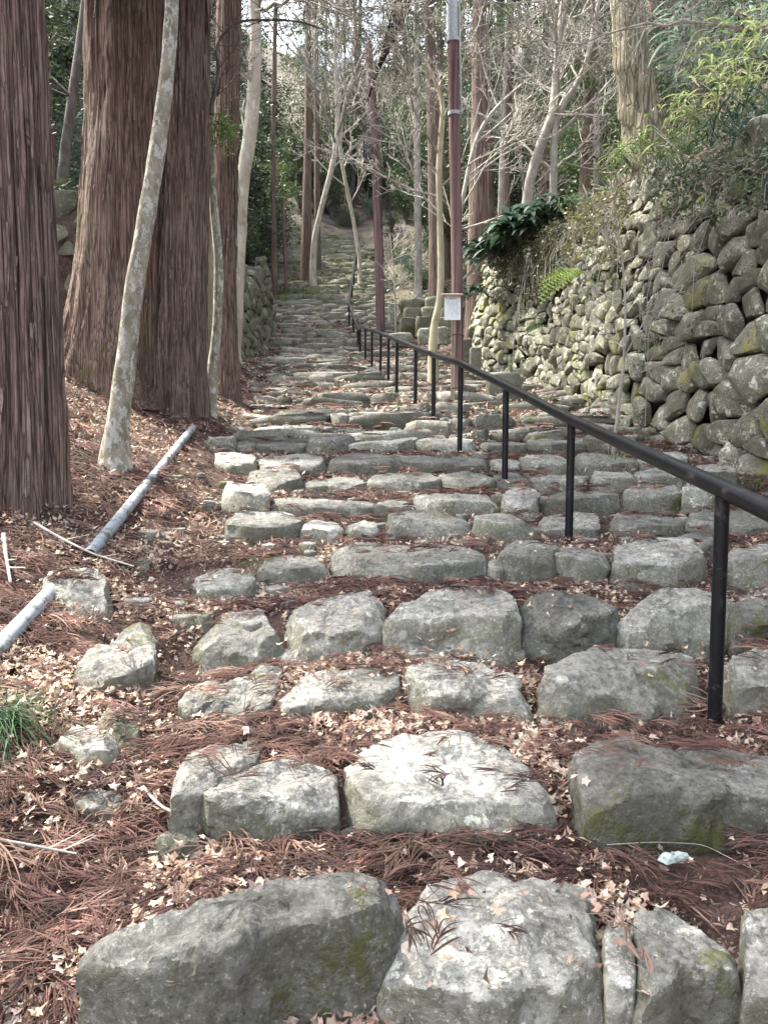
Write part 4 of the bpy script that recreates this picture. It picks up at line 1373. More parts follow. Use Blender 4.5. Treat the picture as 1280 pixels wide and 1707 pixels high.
# nearer woods on the two terraces
for (x, yy, p, s) in [(-6.5, 13, 0, .8), (-5.2, 16.5, 1, .8), (-4.7, 22, 0, .9), (-8, 15, 2, 1.), (-6, 19, 2, .9), (-7.5, 22, 1, 1.), (-4.9, 26, 2, .8), (-5.5, 31, 1, .9)]:
    put(protoS, p, x, yy, s)
def vines():
    rs = np.random.default_rng(9)
    o = thing('dead_vines', 'tangle of thin dead brown vines hanging over the sunny top of the right wall', 'vine', on_wall(9.5))
    o0 = np.array(o.location)
    mb = MB()
    for k in range(90):
        y_ = rs.uniform(7.0, 13.5); c = on_wall(y_, .3)
        L_ = rs.uniform(.3, 1.1)
        pts = [c + (0, 0, .05)]
        d = np.array([-.6, rs.normal(0, .4), .2])
        for i in range(7):
            pts.append(pts[-1] + d * L_ / 7)
            d = d + np.array([.14, rs.normal(0, .25), -.42]); d[0] = min(d[0], .10)
            d /= np.linalg.norm(d)
        tube(mb, np.array(pts) - o0, [.006] * 4 + [.004] * 4, 4, cap=False)
    mb.build('stems', M['twig'], o, kind='stuff')
    mb = MB()
    cs = np.array([on_wall(y_, rs.uniform(.0, .6)) - o0 + (0, 0, .05) for y_ in rs.uniform(6.2, 13.5, 55)])
    leaf_cloud(mb, cs, .22, 22, .10, [(.20, .16, .10), (.14, .18, .07), (.12, .15, .06), (.10, .15, .05), (.20, .25, .11)], rs, .7, .3, .4)
    mb.build('leaves', M['leaf'], o, kind='stuff')
def on_wall(y_, dx=.45):
    x = float(xwr(y_)) + dx
    return np.array([x, y_, float(ground(x, y_, False))])
vines()
def face_growth(label, y0, y1, top, down, n, cols, seed, size=.06, dens=18):
    rs = np.random.default_rng(seed)
    c = on_wall((y0 + y1) / 2, .1); o0 = c.copy()
    o = thing('hanging_plant', label, 'plant', c)
    yy = rs.uniform(y0, y1, n); dz = top + down * rs.random(n) ** 1.6
    x = xwr(yy) - .14 - .16 * 0 + dz * -.14 + rs.uniform(-.04, .05, n)
    z = base(yy) + rt_h(yy) - dz
    cs = np.stack([x, yy, z], -1) - o0
    mb = MB(); leaf_cloud(mb, cs, .10, dens, size, cols, rs, .9, .45, .5)
    mb.build('leaves', M['leaf'], o, kind='stuff')
    mb = MB()
    for k in range(0, n, 3):
        q = cs[k]; tube(mb, [(q[0] + .25, q[1], q[2] + dz[k] * .9 + .05), (q[0] + .02, q[1] + .03, q[2] + dz[k] * .4), q], .004, 4, cap=False)
    mb.build('stems', M['twig'], o, kind='stuff')
face_growth('dark moss and leaves hanging beneath the dark leaved clumps at the shaded wall end', 11.8, 15.5, -.05, 1.1, 150, [(.05, .065, .03), (.08, .09, .04), (.14, .11, .07), (.04, .06, .03)], 1)
face_growth('brownish creeper hanging over the upper wall face beneath the mossy trunk', 9.4, 11.8, -.1, .8, 90, [(.16, .13, .08), (.10, .12, .05), (.22, .18, .12), (.18, .2, .06)], 2)
face_growth('dusky creeper with dead leaves draping the wall top at the right border', 6.0, 8.6, -.1, .55, 110, [(.09, .11, .07), (.14, .13, .08), (.06, .10, .06), (.14, .18, .09)], 3, .05)
face_growth('scattered small green weeds in the lower joints of the right wall', 6.5, 14, .9, 1.7, 40, [(.07, .11, .04), (.10, .14, .05)], 4, .05, 10)
for (x, yy, p, s) in [(-5.2, 13.5, 1, .8), (-4.6, 18, 0, .8), (-6.4, 24, 1, .9), (-4.2, 15, 2, .7), (6.2, 17, 0, .9), (7.8, 15, 2, .9), (8.5, 19, 3, 1.1), (9, 13, 0, .9), (4.4, 25, 2, .8)]:
    put(protoB, p, x, yy, s)
for (x, yy, p, s) in [(2.0, 26.5, 0, .35), (1.5, 29.5, 2, .4), (2.8, 24, 1, .4), (1.2, 33, 1, .4), (.9, 37, 2, .45), (2.2, 35, 0, .5), (-2.2, 48, 2, .5), (-4.2, 49, 0, .5), (-.6, 48.5, 1, .45), (.4, 43, 0, .4), (-6.2, 44, 2, .5)]:
    put(protoS, p, x, yy, s)
for (x, yy, p, s) in [(5.6, 22, 1, .9), (7.5, 25, 2, 1.), (3.6, 27, 0, .8), (-6.5, 28, 2, .8), (-8.5, 20, 0, .8)]:
    put(protoC, p, x, yy, s)

# --- plants on the right wall
def sasa(label, c, n, L_, cols, seed, rad, name='bamboo_grass', cat='plant', up=.5, wd=.1, group=None, stem=True):
    """arching lance leaves on thin stems"""
    rs = np.random.default_rng(seed)
    o = thing(name, label, cat, c, group=group)
    mb = MB()
    S = 6
    m = n
    a = rs.uniform(0, 2 * np.pi, m)
    r = rad * rs.random(m) ** .5
    b2 = rs.uniform(0, 2 * np.pi, m)
    p0 = np.stack([r * np.cos(b2), r * np.sin(b2), rs.uniform(0, .6, m) * rad * up * 2], -1)
    Ls = L_ * rs.uniform(.6, 1.2, m)
    el = rs.uniform(.1, 1.1, m)
    t = np.linspace(0, 1, S)
    hz = np.cos(el)[:, None] * t * Ls[:, None]
    vz = np.sin(el)[:, None] * t * Ls[:, None] - (t ** 2) * Ls[:, None] * .65
    cx = p0[:, None, 0] + np.cos(a)[:, None] * hz; cy = p0[:, None, 1] + np.sin(a)[:, None] * hz; cz = p0[:, None, 2] + vz
    w_ = (np.sin(np.pi * np.clip(t * .92 + .06, 0, 1)) ** .8 * wd)[None, :] * Ls[:, None]
    px_ = -np.sin(a)[:, None] * w_; py_ = np.cos(a)[:, None] * w_
    mid = np.stack([cx, cy, cz - w_ * .25], -1); l = np.stack([cx - px_, cy - py_, cz], -1); rgt = np.stack([cx + px_, cy + py_, cz], -1)
    V = np.stack([l, mid, rgt], 2)
    base_i = (np.arange(m) * S * 3)[:, None, None]
    f = grid_faces(S, 3)[None] + base_i
    cc = np.asarray(cols)[rs.integers(0, len(cols), m)] * rs.uniform(.75, 1.25, m)[:, None]
    mb.add(V.reshape(-1, 3), f.reshape(-1, 4), np.repeat(cc, S * 3, 0))
    mb.build('leaves', M['leaf'], o)
    if stem:
        mb = MB()
        for k in range(min(14, n // 8)):
            q = p0[k]
            tube(mb, [(q[0] * .3, q[1] * .3, -.1), q], [.006, .004], 4, cap=False)
        mb.build('stems', M['twig'], o)
    return o
def on_wall(y_, dx=.45):
    x = float(xwr(y_)) + dx
    return np.array([x, y_, float(ground(x, y_, False))])
DKL = [(.03, .055, .03), (.04, .075, .045), (.06, .10, .07)]
PL = [
 ('dark glossy broad leaved clump at the far left end of the wall top', P(822, 425, 15.3), 190, .5, DKL, .4, .12),
 ('dark glossy broad leaved clump in the middle of the wall top plants', P(872, 395, 14.2), 210, .52, DKL, .45, .12),
 ('dark blue green leaved clump beside the curving light brown trunk', P(918, 368, 13.6), 170, .46, BLUE_GR, .45, .12),
 ('low fern like clump hanging over the wall end near the brown utility pole', P(790, 490, 15.2), 70, .3, DKL, .2, .1),
]
for i, (lab, c, n, L_, cols, rad, wd) in enumerate(PL):
    sasa(lab, c, n, L_, cols, 300 + i, rad, 'broadleaf_plant', wd=wd)
BR = [(P(1085, 262, 10.5), 90, .35, GREEN_MD, .45, 'yellowish green grass clump at the foot of the mossy trunk'),
      (P(1140, 225, 9.6), 80, .32, GREEN_SUN, .5, 'bright green bamboo grass clump right of the mossy trunk'),
      (P(1190, 190, 9.2), 90, .34, GREEN_SUN, .55, 'sunlit bamboo grass clump midway along the top of the right wall'),
      (P(1240, 150, 8.8), 100, .38, GREEN_SUN, .6, 'tallest bright bamboo grass at the upper right corner'),
      (P(1275, 100, 9.5), 100, .4, GREEN_SUN, .8, 'yellow green bamboo grass against the right border, above the others'),
      (P(1255, 215, 8.0), 120, .3, BLUE_GR, .45, 'bluish green leaves spilling over the top of the right wall'),
      (P(1180, 120, 12.5), 200, .5, BLUE_GR, .9, 'pale bluish bush behind the bright bamboo grass'),
      (P(1020, 300, 11.8), 70, .3, GREEN_MD, .35, 'thin yellow green grass on the wall left of the mossy trunk'),
      (P(1150, 265, 8.9), 80, .25, GREEN_MD, .35, 'short green leaves on the wall edge beneath the bamboo grass')]
BR += [(P(1215, 70, 11), 260, .5, [(.30, .40, .32), (.38, .47, .39), (.22, .31, .24)], .9, 'tall pale bluish green foliage at the top right behind the bamboo grass'),
       (P(1265, 30, 10), 150, .35, BLUE_GR + GREEN_MD, .8, 'light green leafy bush filling the extreme upper right corner'),
       (P(1215, 235, 7.9), 120, .26, DKL, .4, 'dark small leaved plant on the wall edge at the right, below the bright grass'),
       (P(1270, 250, 7.3), 130, .26, BLUE_GR, .4, 'blue green low plant creeping over the wall edge at the right border'),
       (P(1110, 290, 9.8), 80, .25, DKL, .3, 'dark tuft hanging over the wall edge right below the mossy trunk'),
       (P(1045, 265, 11.4), 90, .3, GREEN_SUN, .3, 'yellow green blades around the left root of the mossy trunk'),
       (P(960, 350, 12.8), 70, .26, GREEN_MD, .3, 'soft green ferny clump on the wall top right of the dark leaved plants'),
       (P(1000, 380, 11.0), 60, .22, GREEN_MD, .2, 'small grass hanging in the upper face of the wall')]
for i, (c, n, L_, cols, rad, lab) in enumerate(BR):
    sasa(lab, c, int(n * 1.3), L_ * .8, cols, 330 + i, rad, wd=.05)
# ferns in the wall face
def fern(label, px_, py_, Y, L_, n, cols, seed, ang0=0.2, spread=1.2):
    rs = np.random.default_rng(seed)
    c = P(px_, py_, Y)
    o = thing('fern', label, 'fern', c)
    for k in range(n):
        mb = MB()
        a = math.pi + rs.uniform(-.4, 1.) ; az = ang0 + spread * (k - (n - 1) / 2) / max(1, n)
        t = np.linspace(0, 1, 16)
        d = np.array([-math.cos(az), -.45, math.sin(az)])
        pts = d[None] * t[:, None] * L_ + np.array([0, 0, -1])[None] * (t ** 2)[:, None] * L_ * .45
        tube(mb, pts, .003, 4, cols[0], cap=False)
        up_ = np.array([0, -.5, .8]); sd_ = np.cross(d, up_); sd_ /= np.linalg.norm(sd_)
        for i in range(1, 16):
            wl = L_ * .2 * math.sin(math.pi * (t[i] * .85 + .1)) + .01
            for sg in (-1, 1):
                p = pts[i]; q = p + sd_ * sg * wl + d * wl * .35
                v = np.array([p, (p + q) / 2 + d * L_ * .022, q, (p + q) / 2 - d * L_ * .022])
                mb.add(v, [[0, 1, 2, 3]], np.array(cols[rs.integers(0, len(cols))]) * rs.uniform(.8, 1.2))
        mb.build('frond', M['leaf'], o)
    return o
fern('bright yellow green fern frond sticking out of the shaded wall face', 972, 452, 10.2, .62, 4, [(.26, .40, .05), (.34, .46, .08)], 1, -.1, .5)  # greens raised to paint in light shining through the frond
fern('small dark fern low in the shaded left part of the right wall', 905, 535, 11.8, .28, 4, [(.07, .13, .05)], 2, .3, 1.5)
fern('little green fern growing between the larger wall stones', 1100, 572, 7.5, .26, 4, [(.06, .13, .05), (.09, .17, .07)], 3, .4, 1.6)
# saplings in front of the wall
px_tree('sapling', 'thin bare sapling standing against the middle of the right wall',
        [(1020, 765, 6), (1028, 700, 6), (1040, 600, 5), (1042, 500, 4), (1036, 420, 3), (1020, 350, 2)], 'twig', nb=10, t0=.35, blen=.7, brad=.6, seed=25, k=6, n=26, maxlev=2, cat='sapling', cmin=.0025)
px_tree('sapling', 'tiny leafless sapling right of the reddish pole by the low rocks',
        [(660, 565, 3), (659, 500, 3), (655, 440, 2), (650, 390, 2)], 'twig', Y=20, nb=8, t0=.3, blen=.9, brad=.7, seed=26, k=6, n=16, maxlev=2, cat='sapling', cmin=.006)
# low rocks right of the second pole
rs = random.Random(8)
for (x0, x1, yt, yb, Y, lab) in [
    (668, 712, 500, 514, 19.8, 'thin dark slab at the left of the upper ledge behind the crooked yellow tree'),
    (708, 752, 496, 512, 19.5, 'flat dark slab on the upper ledge next to the thin dark slab'),
    (672, 704, 514, 530, 19.3, 'blocky dark stone under the thin dark slab'),
    (702, 736, 513, 532, 19.2, 'broad dark stone under the flat dark slab'),
    (736, 762, 514, 534, 18.9, 'dark stone at the right end of the upper ledge by the notice'),
    (664, 694, 531, 553, 18.6, 'mossy boulder left in the lower ledge beside the reddish pole'),
    (692, 722, 528, 552, 18.3, 'rounded mossy boulder in the middle of the lower ledge'),
    (722, 748, 530, 548, 18.0, 'small mossy stone right in the lower ledge'),
    (698, 730, 548, 566, 17.2, 'small oval grey stone lying before the lower ledge'),
    (728, 750, 546, 566, 17.0, 'pale angular stone left of the brown utility pole'),
    (768, 786, 566, 600, 14.4, 'upright rock behind the foot of the utility pole'),
    (782, 802, 580, 612, 14.0, 'grey rock wedged between the utility pole and the shaded wall'),
    (645, 672, 508, 530, 21, 'squat brown rock beside the reddish pole'),
    (650, 690, 556, 572, 17.5, 'flat grey rock beyond the far end of the near handrail'),
    (812, 870, 622, 655, 11.6, 'low grey rock at the base of the shaded wall')]:
    c = P((x0 + x1) / 2, yb, Y); k = depth(yb, Y) / F
    V, me = UNIT[rs.randrange(UN)]
    mb = MB(); mb.add(V, grid_faces(8, 18, True)[:, ::-1]); mb.F.append(np.array([list(range(18))]))
    o = mb.build('rock', M['mossy' if 'dark' in lab or 'mossy' in lab else 'step'], None, label=lab, category='rock', group='low rocks right of the steps')
    o.location = c; o.scale = ((x1 - x0) * k, (x1 - x0) * k * .6, (yb - yt) * k)
    # underlying bank stone so that nothing floats
# ------------------------------------------------------------------ surface map for the litter
GX0, GX1, GY0, GY1, GS = -5.2, 3.6, .6, 12.0, .02
gx = np.arange(GX0, GX1, GS); gy = np.arange(GY0, GY1, GS)
HX, HY = np.meshgrid(gx, gy)
HG = ground(HX, HY)
HS = np.full_like(HG, -9.0)
def inside(poly, X, Y):
    r = np.zeros(X.shape, bool); n = len(poly)
    for i in range(n):
        x1, y1 = poly[i]; x2, y2 = poly[(i + 1) % n]
        c = ((y1 > Y) != (y2 > Y)) & (X < (x2 - x1) * (Y - y1) / ((y2 - y1) if y2 != y1 else 1e-9) + x1)
        r ^= c
    return r
for poly, zt in STONEPOLY:
    a = poly.min(0); b = poly.max(0)
    i0 = max(0, int((a[0] - GX0) / GS)); i1 = min(len(gx), int((b[0] - GX0) / GS) + 2)
    j0 = max(0, int((a[1] - GY0) / GS)); j1 = min(len(gy), int((b[1] - GY0) / GS) + 2)
    if i0 >= i1 or j0 >= j1: continue
    m = inside(poly, HX[j0:j1, i0:i1], HY[j0:j1, i0:i1])
    HS[j0:j1, i0:i1] = np.where(m, np.maximum(HS[j0:j1, i0:i1], zt), HS[j0:j1, i0:i1])
def surf(x, y):
    i = np.clip(((x - GX0) / GS).astype(int), 0, len(gx) - 1); j = np.clip(((y - GY0) / GS).astype(int), 0, len(gy) - 1)
    g = ground(x, y, False)
    inb = (x > GX0) & (x < GX1) & (y > GY0) & (y < GY1)
    s = np.where(inb, HS[j, i], -9.)
    return g, s
# ------------------------------------------------------------------ fallen cedar sprays
def sprays(n, y0, y1, K, L0, L1, wdt, name, S=6, seed=1, lift=.03, mask=None, onstone=.08, xlo=None, xhi=None, pw=1.3):
    rs = np.random.default_rng(seed)
    m = n * 6
    yy = y0 + (y1 - y0) * rs.random(m) ** pw
    xx = rs.uniform(-.62, .60, m) * (yy + .6)
    g, s = surf(xx, yy)
    ok = ((s < g) | (rs.random(m) < onstone)) & (xx < xwr(yy) + .1) & (xx > xwl(yy) - .1)
    # clumps
    cl = fbm(xx * 1.6, yy * 1.6, 61, 3)
    left = sstep(.2, -.9, xx - xl(yy))
    ok &= rs.random(m) < np.clip(.46 + 1.8 * cl + .35 * left, .2, 1)
    ok &= ~((xx > 3.0) & (yy < 2))
    idx = np.nonzero(ok)[0][:n]
    xx = xx[idx]; yy = yy[idx]; n = len(idx)
    head = rs.uniform(0, 2 * np.pi, n)
    # mostly lying along the courses
    fl = rs.random(n) < .55
    head = np.where(fl, rs.normal(0, .45, n) + np.where(rs.random(n) < .5, 0, np.pi), head)
    L = rs.uniform(L0, L1, n)
    bl = rs.uniform(.0, lift, n) + .005
    t = np.linspace(0, 1, S)
    tk = np.concatenate([[0], rs.uniform(0, .55, K - 1)])
    sgn = np.where(np.arange(K) % 2 == 0, 1, -1)
    sp = np.concatenate([[0], np.linspace(.28, .62, K - 1)])
    spk = sp[None, :] * sgn[None, :] * rs.uniform(.5, 1.4, (n, K))
    Lk = L[:, None] * np.concatenate([[1], 1 - tk[1:] * .75])[None, :] * rs.uniform(.55, 1.1, (n, K)) * np.where(np.arange(K) == 0, 1, .8)[None]
    bend = rs.normal(0, .5, (n, 1)) + rs.normal(0, .35, (n, K)) - sgn[None, :] * rs.uniform(0, .45, (n, K))
    sx = xx[:, None] + np.cos(head)[:, None] * L[:, None] * tk[None]; sy = yy[:, None] + np.sin(head)[:, None] * L[:, None] * tk[None]
    a0 = head[:, None] + spk
    ang = a0[:, :, None] + bend[:, :, None] * t[None, None]
    dx = np.cos(ang) * Lk[:, :, None] / (S - 1); dy = np.sin(ang) * Lk[:, :, None] / (S - 1)
    X = sx[:, :, None] + np.cumsum(dx, 2) - dx; Y = sy[:, :, None] + np.cumsum(dy, 2) - dy
    g, s = surf(X.ravel(), Y.ravel())
    g = g.reshape(X.shape); s = s.reshape(X.shape)
    on = (s[:, :, :1] > g[:, :, :1]) & (rs.random((n, 1, 1)) < 2)
    z = np.where(on & (s > -5), s + .006, g)
    keep = (~on[:, :, 0]) | ((s.min(2) > -5) & (np.ptp(s, axis=2) < .05))
    keep &= (~on[:, :, 0]) | (s[:, :, 0] - g[:, :, 0] < .22)
    # smooth drape
    zz = z.copy()
    zz[:, :, 1:-1] = (z[:, :, :-2] + z[:, :, 1:-1] + z[:, :, 2:]) / 3
    arch = rs.uniform(0, 1, (n, K))[:, :, None] * np.sin(np.pi * t)[None, None] * Lk[:, :, None] * .16
    Z = zz + bl[:, None, None] + arch + rs.uniform(0, .012, (n, K))[:, :, None]
    prof = np.clip(np.minimum(t * 6 + .35, (1 - t) * 2.5 + .12), 0, 1)
    W = wdt * rs.uniform(.7, 1.4, (n, K))[:, :, None] * prof[None, None]
    bl = np.where(on[:, 0, 0], bl * .3, bl)
    nx = -np.sin(ang) * W; ny = np.cos(ang) * W
    tilt = rs.uniform(-.9, .9, (n, K))[:, :, None]
    A = np.stack([X - nx, Y - ny, Z - tilt * W], -1); B = np.stack([X + nx, Y + ny, Z + tilt * W], -1); C = np.stack([X, Y, Z + W * .9], -1)
    V = np.stack([A, C, B], 3).reshape(n * K, S, 3, 3)[keep.ravel()]
    nk = len(V)
    f = grid_faces(S, 3)[None] + (np.arange(nk) * S * 3)[:, None, None]
    pal = np.array([(.110, .055, .044), (.080, .040, .033), (.135, .072, .056), (.19, .118, .09), (.055, .031, .026), (.115, .068, .056)])
    c = pal[rs.integers(0, len(pal), n)] * (.85 * np.exp(rs.normal(0, .32, n)) * (1 + .5 * fbm(xx * 3, yy * 3, 88, 2)))[:, None]
    c = (np.repeat(c, K, 0) * rs.uniform(.8, 1.25, n * K)[:, None])[keep.ravel()]
    mb = MB(); mb.add(V.reshape(-1, 3), f.reshape(-1, 4), np.repeat(c, S * 3, 0))
    return mb.build(name, M['frond'], None, kind='stuff')
o = sprays(3900, 1.0, 3.6, 15, .05, .21, .00145, 'near_cedar_litter', 7, 1, .05, pw=1.0)
o['label'] = 'reddish brown fallen cedar sprays covering the ground between the nearest stones'; o['category'] = 'litter'
o = sprays(5000, 3.4, 8.5, 9, .09, .27, .0024, 'cedar_litter', 5, 2, .05)
o['label'] = 'fallen cedar sprays on the middle steps and the bank'; o['category'] = 'litter'
o = sprays(3000, 8, 26, 5, .16, .36, .008, 'far_cedar_litter', 4, 3, .05, pw=1.0)
o['label'] = 'fallen cedar sprays on the farther steps'; o['category'] = 'litter'
# ------------------------------------------------------------------ dry leaves
PALE = [(.52, .40, .29), (.60, .49, .37), (.44, .30, .22), (.36, .23, .17), (.64, .55, .45), (.50, .38, .33)]
def dry_leaves(n, y0, y1, size, seed, pw=1.2, lobed=True, onstone=.05, cols=PALE, even=0.):
    rs = np.random.default_rng(seed)
    m = n * 7
    yy = y0 + (y1 - y0) * rs.random(m) ** pw
    xx = rs.uniform(-.62, .60, m) * (yy + .6)
    g, s = surf(xx, yy)
    cl = fbm(xx * 2.3 + 50, yy * 2.3, 71, 3)
    left = sstep(.2, -.6, xx - xl(yy))
    ok = ((s < g) | (rs.random(m) < onstone)) & (rs.random(m) < np.clip(.30 + even + 1.6 * cl - .8 * fbm(xx * 1.6, yy * 1.6, 61, 3) + .3 * left, .03, 1)) & (xx < xwr(yy)) & (xx > xwl(yy))
    idx = np.nonzero(ok)[0][:n]
    xx, yy, g, s = xx[idx], yy[idx], g[idx], s[idx]; n = len(idx)
    z = np.where(s > g, np.minimum(s + .012, g + .16), g) + rs.uniform(.004, .06, n)
    Q = 10 if lobed else 4
    th = np.arange(Q) * 2 * np.pi / Q
    rad = np.where(np.arange(Q) % 2 == 0, 1, .62) if lobed else np.array([1, .45, .9, .45])
    rad = rad[None] * rs.uniform(.55, 1.25, (n, Q))
    sz = size * rs.uniform(.55, 1.35, n)
    curl = rs.uniform(-.2, .7, n)
    lx = np.cos(th)[None] * rad * sz[:, None]; ly = np.sin(th)[None] * rad * sz[:, None] * rs.uniform(.5, 1, n)[:, None]
    lz = (lx ** 2 - .4 * ly ** 2) / sz[:, None] * curl[:, None] + rs.uniform(-.12, .12, (n, Q)) * sz[:, None]
    L = np.stack([np.c_[np.zeros(n), lx], np.c_[np.zeros(n), ly], np.c_[np.zeros(n), lz]], -1)
    a = rs.uniform(0, 2 * np.pi, n); b = rs.normal(0, .5, n); c = rs.normal(0, .5, n)
    ca, sa, cb, sb, cc, s_c = np.cos(a), np.sin(a), np.cos(b), np.sin(b), np.cos(c), np.sin(c)
    x1 = L[..., 0]; y1 = L[..., 1] * cb[:, None] - L[..., 2] * sb[:, None]; z1 = L[..., 1] * sb[:, None] + L[..., 2] * cb[:, None]
    x2 = x1 * cc[:, None] + z1 * s_c[:, None]; z2 = -x1 * s_c[:, None] + z1 * cc[:, None]
    x3 = x2 * ca[:, None] - y1 * sa[:, None]; y3 = x2 * sa[:, None] + y1 * ca[:, None]
    V = np.stack([x3 + xx[:, None], y3 + yy[:, None], z2 + z[:, None]], -1)
    j = np.arange(Q)
    f = np.stack([np.zeros(Q, int), j + 1, (j + 1) % Q + 1], -1)[None] + (np.arange(n) * (Q + 1))[:, None, None]
    pal = np.array(cols)
    col = pal[rs.integers(0, len(pal), n)] * rs.uniform(.75, 1.15, n)[:, None]
    mb = MB(); mb.add(V.reshape(-1, 3), f.reshape(-1, 3), np.repeat(col, Q + 1, 0))
    return mb.build('dry_leaves', M['dry'], None, smooth=False, kind='stuff')
o = dry_leaves(32000, 1.0, 4.2, .0155, 4, 1.0)
o['label'] = 'small cream coloured dry leaves strewn over the nearest ground'
o = dry_leaves(13000, 4., 10, .026, 5, 1.1, False)
o['label'] = 'pale dry leaves strewn over the middle steps'
o = dry_leaves(7000, 9.5, 26, .05, 6, 1.0, False, onstone=.3)
o['label'] = 'pale dry leaves strewn over the farther steps'

BRN = [(.16, .10, .075), (.11, .065, .05), (.24, .16, .12), (.33, .24, .18), (.07, .045, .035), (.42, .33, .26)]
o = dry_leaves(22000, 1.0, 5.5, .012, 14, 1.0, False, cols=BRN, even=.5)
o['label'] = 'crumbled brown leaf fragments between the nearest stones'
o = dry_leaves(16000, 5, 14, .022, 15, 1.0, False, cols=BRN, even=.5, onstone=.12)
o['label'] = 'crumbled brown leaf fragments on the middle steps and the bank'
# ------------------------------------------------------------------ twigs lying about
def twig(label, pts, rpx, mat='twig', lift=.05, seed=0, side=3):
    q = []
    for (a, b) in pts:
        h = hit(a, b)
        g, s = surf(np.array([h[0]]), np.array([h[1]]))
        q.append([h[0], h[1], (max(g[0], min(s[0], g[0] + .16)) if 'stone' in label and 'lying' not in label else g[0]) + lift])
    q = np.array(q)
    r = rpx / 2 * q[0][1] / F
    q4 = interp_path(np.c_[q, np.linspace(r, r * .5, len(q))], 22)
    o0 = q4[0, :3].copy()
    o = thing('twig', label, 'twig', o0)
    mb = MB(); tube(mb, q4[:, :3] - o0, q4[:, 3], 7); mb.build('stem', M[mat], o)
    if side:
        rs = np.random.default_rng(seed)
        for k in range(side):
            mb = MB(); i = rs.integers(3, 20); d = q4[i + 1, :3] - q4[i, :3]; d = d / np.linalg.norm(d)
            d2 = np.array([d[0] * .8 - d[1] * .6 * rs.choice([-1, 1]), d[1] * .8 + d[0] * .6, .15])
            branch(mb, q4[i, :3] - o0, d2, rs.uniform(.06, .14), r * .5, 2, rs, 2, up=0, wig=.15, cmin=.001)
            mb.build('side_twig', M[mat], o)
twig('long curved pale brown twig lying across the litter above the lowest left stone', [(240, 1345), (268, 1375), (310, 1395), (380, 1414), (450, 1418), (530, 1417)], 6, lift=.05, seed=1, side=4)
twig('straight thin twig crossing the dead fronds at the lower left border', [(0, 1447), (60, 1454), (130, 1468)], 7, lift=.07, seed=2)
twig('pale straight twig lying over the moss capped rock', [(60, 925), (110, 955), (160, 980), (225, 1000)], 5, lift=.16, seed=3, side=2)
twig('pale knobbly dead stick standing at the left border beside the litter', [(8, 925), (12, 960), (20, 1010)], 8, lift=.1, seed=4)
twig('dark brown straight twig resting on the lowest middle stone', [(870, 1470), (905, 1520), (930, 1588)], 7, 'twigdark', lift=.03, seed=5, side=1)
twig('thinner twig hanging down the lowest middle stone beside the straight one', [(900, 1530), (905, 1570), (915, 1612)], 5, 'twigdark', lift=.02, seed=6, side=1)
twig('curved pale twig arching over the litter at the lower right', [(1010, 1440), (1090, 1435), (1170, 1440), (1230, 1470), (1265, 1490)], 1.8, lift=.05, seed=7, side=0)
twig('thin forked twig lying between the left stones of the fourth course', [(545, 175 + 880), (600, 1075), (700, 1100)], 3, lift=.05, seed=8, side=3)

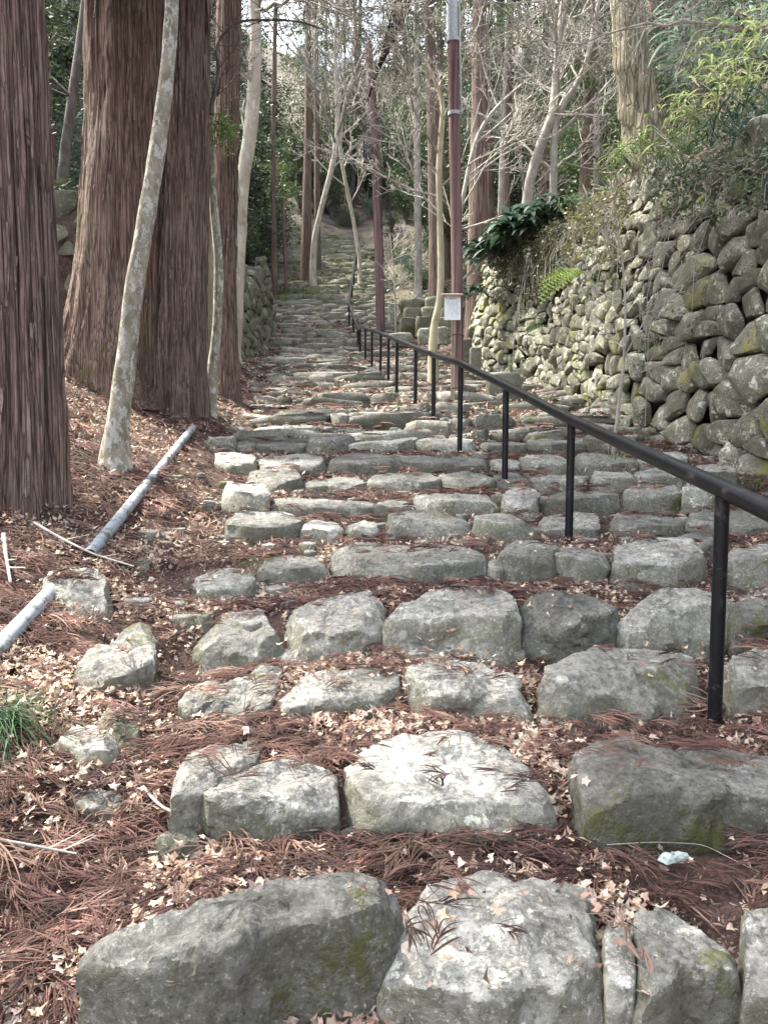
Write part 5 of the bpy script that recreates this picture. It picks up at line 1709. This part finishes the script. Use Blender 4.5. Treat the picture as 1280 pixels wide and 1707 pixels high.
# grass tuft, left border
def grass(label, px_, py_, n, L_, cols, seed, rad, wd, lean=(0, 0)):
    rs = np.random.default_rng(seed)
    c = hit(px_, py_)
    o = thing('grass_tuft', label, 'grass', c)
    S = 6; t = np.linspace(0, 1, S)
    a = rs.uniform(0, 2 * np.pi, n); Ls = L_ * rs.uniform(.5, 1.2, n); el = rs.uniform(.5, 1.4, n)
    h = np.cos(el)[:, None] * t * Ls[:, None] + (t ** 2) * Ls[:, None] * .3
    v = np.sin(el)[:, None] * t * Ls[:, None] - (t ** 2.2) * Ls[:, None] * rs.uniform(.4, 1.1, n)[:, None]
    p0 = rs.normal(0, rad, (n, 2))
    X = p0[:, :1] + np.cos(a)[:, None] * h + lean[0] * t ** 2 * L_; Y = p0[:, 1:] + np.sin(a)[:, None] * h + lean[1] * t ** 2 * L_
    W = wd * (1 - t ** 2 * .9)[None]
    A = np.stack([X - np.sin(a)[:, None] * W, Y + np.cos(a)[:, None] * W, v], -1); B = np.stack([X + np.sin(a)[:, None] * W, Y - np.cos(a)[:, None] * W, v], -1)
    V = np.stack([A, B], 2)
    f = grid_faces(S, 2)[None] + (np.arange(n) * S * 2)[:, None, None]
    cc = np.asarray(cols)[rs.integers(0, len(cols), n)] * rs.uniform(.7, 1.3, n)[:, None]
    mb = MB(); mb.add(V.reshape(-1, 3), f.reshape(-1, 4), np.repeat(cc, S * 2, 0))
    mb.build('blades', M['leaf'], o, kind='stuff')
grass('dark green grass tuft drooping at the left border under the short pipe', -8, 1215, 380, .27, [(.03, .075, .028), (.05, .11, .04), (.022, .055, .024)], 3, .035, .0022, (.15, -.3))
grass('small green grass tuft at the base of the right wall', 1040, 775, 90, .28, [(.10, .16, .05), (.14, .2, .07)], 4, .12, .003)
grass('low green grass at the right border under the wall', 1262, 812, 60, .2, [(.08, .13, .05)], 5, .1, .003)
grass('pale green grass clump left of the farthest steps', 500, 490, 200, .7, [(.12, .17, .06), (.16, .2, .08)], 6, .5, .012)

# pale scrap in the litter
c = hit(1123, 1465)
g, s = surf(np.array([c[0]]), np.array([c[1]]))
mb = MB(); rc = np.random.default_rng(5); q_ = 14
th_ = np.arange(q_) * 2 * np.pi / q_
rg = []
for f_, h_ in ((.05, .012), (.5, .014), (.85, .008), (1., -.004)):
    rr_ = f_ * (1 + .28 * np.sin(th_ * 2 + 1) + .16 * np.sin(th_ * 5) + rc.uniform(-.12, .12, q_))
    rg.append(np.stack([.034 * rr_ * np.cos(th_), .020 * rr_ * np.sin(th_), h_ + rc.uniform(-.004, .004, q_)], -1))
mb.add(np.concatenate(rg), grid_faces(4, q_, True)[:, ::-1]); mb.F.append(np.array([list(range(q_))])); mb.sharp = 20
o = mb.build('pale_scrap', plain('pale_chip', (.40, .46, .43), .8, var=.4, bump=.5, scale=90), None, label='pale greenish white leaf-like scrap lying on the litter at the lower right', category='stone')
o.location = (c[0], c[1], g[0] + .05)
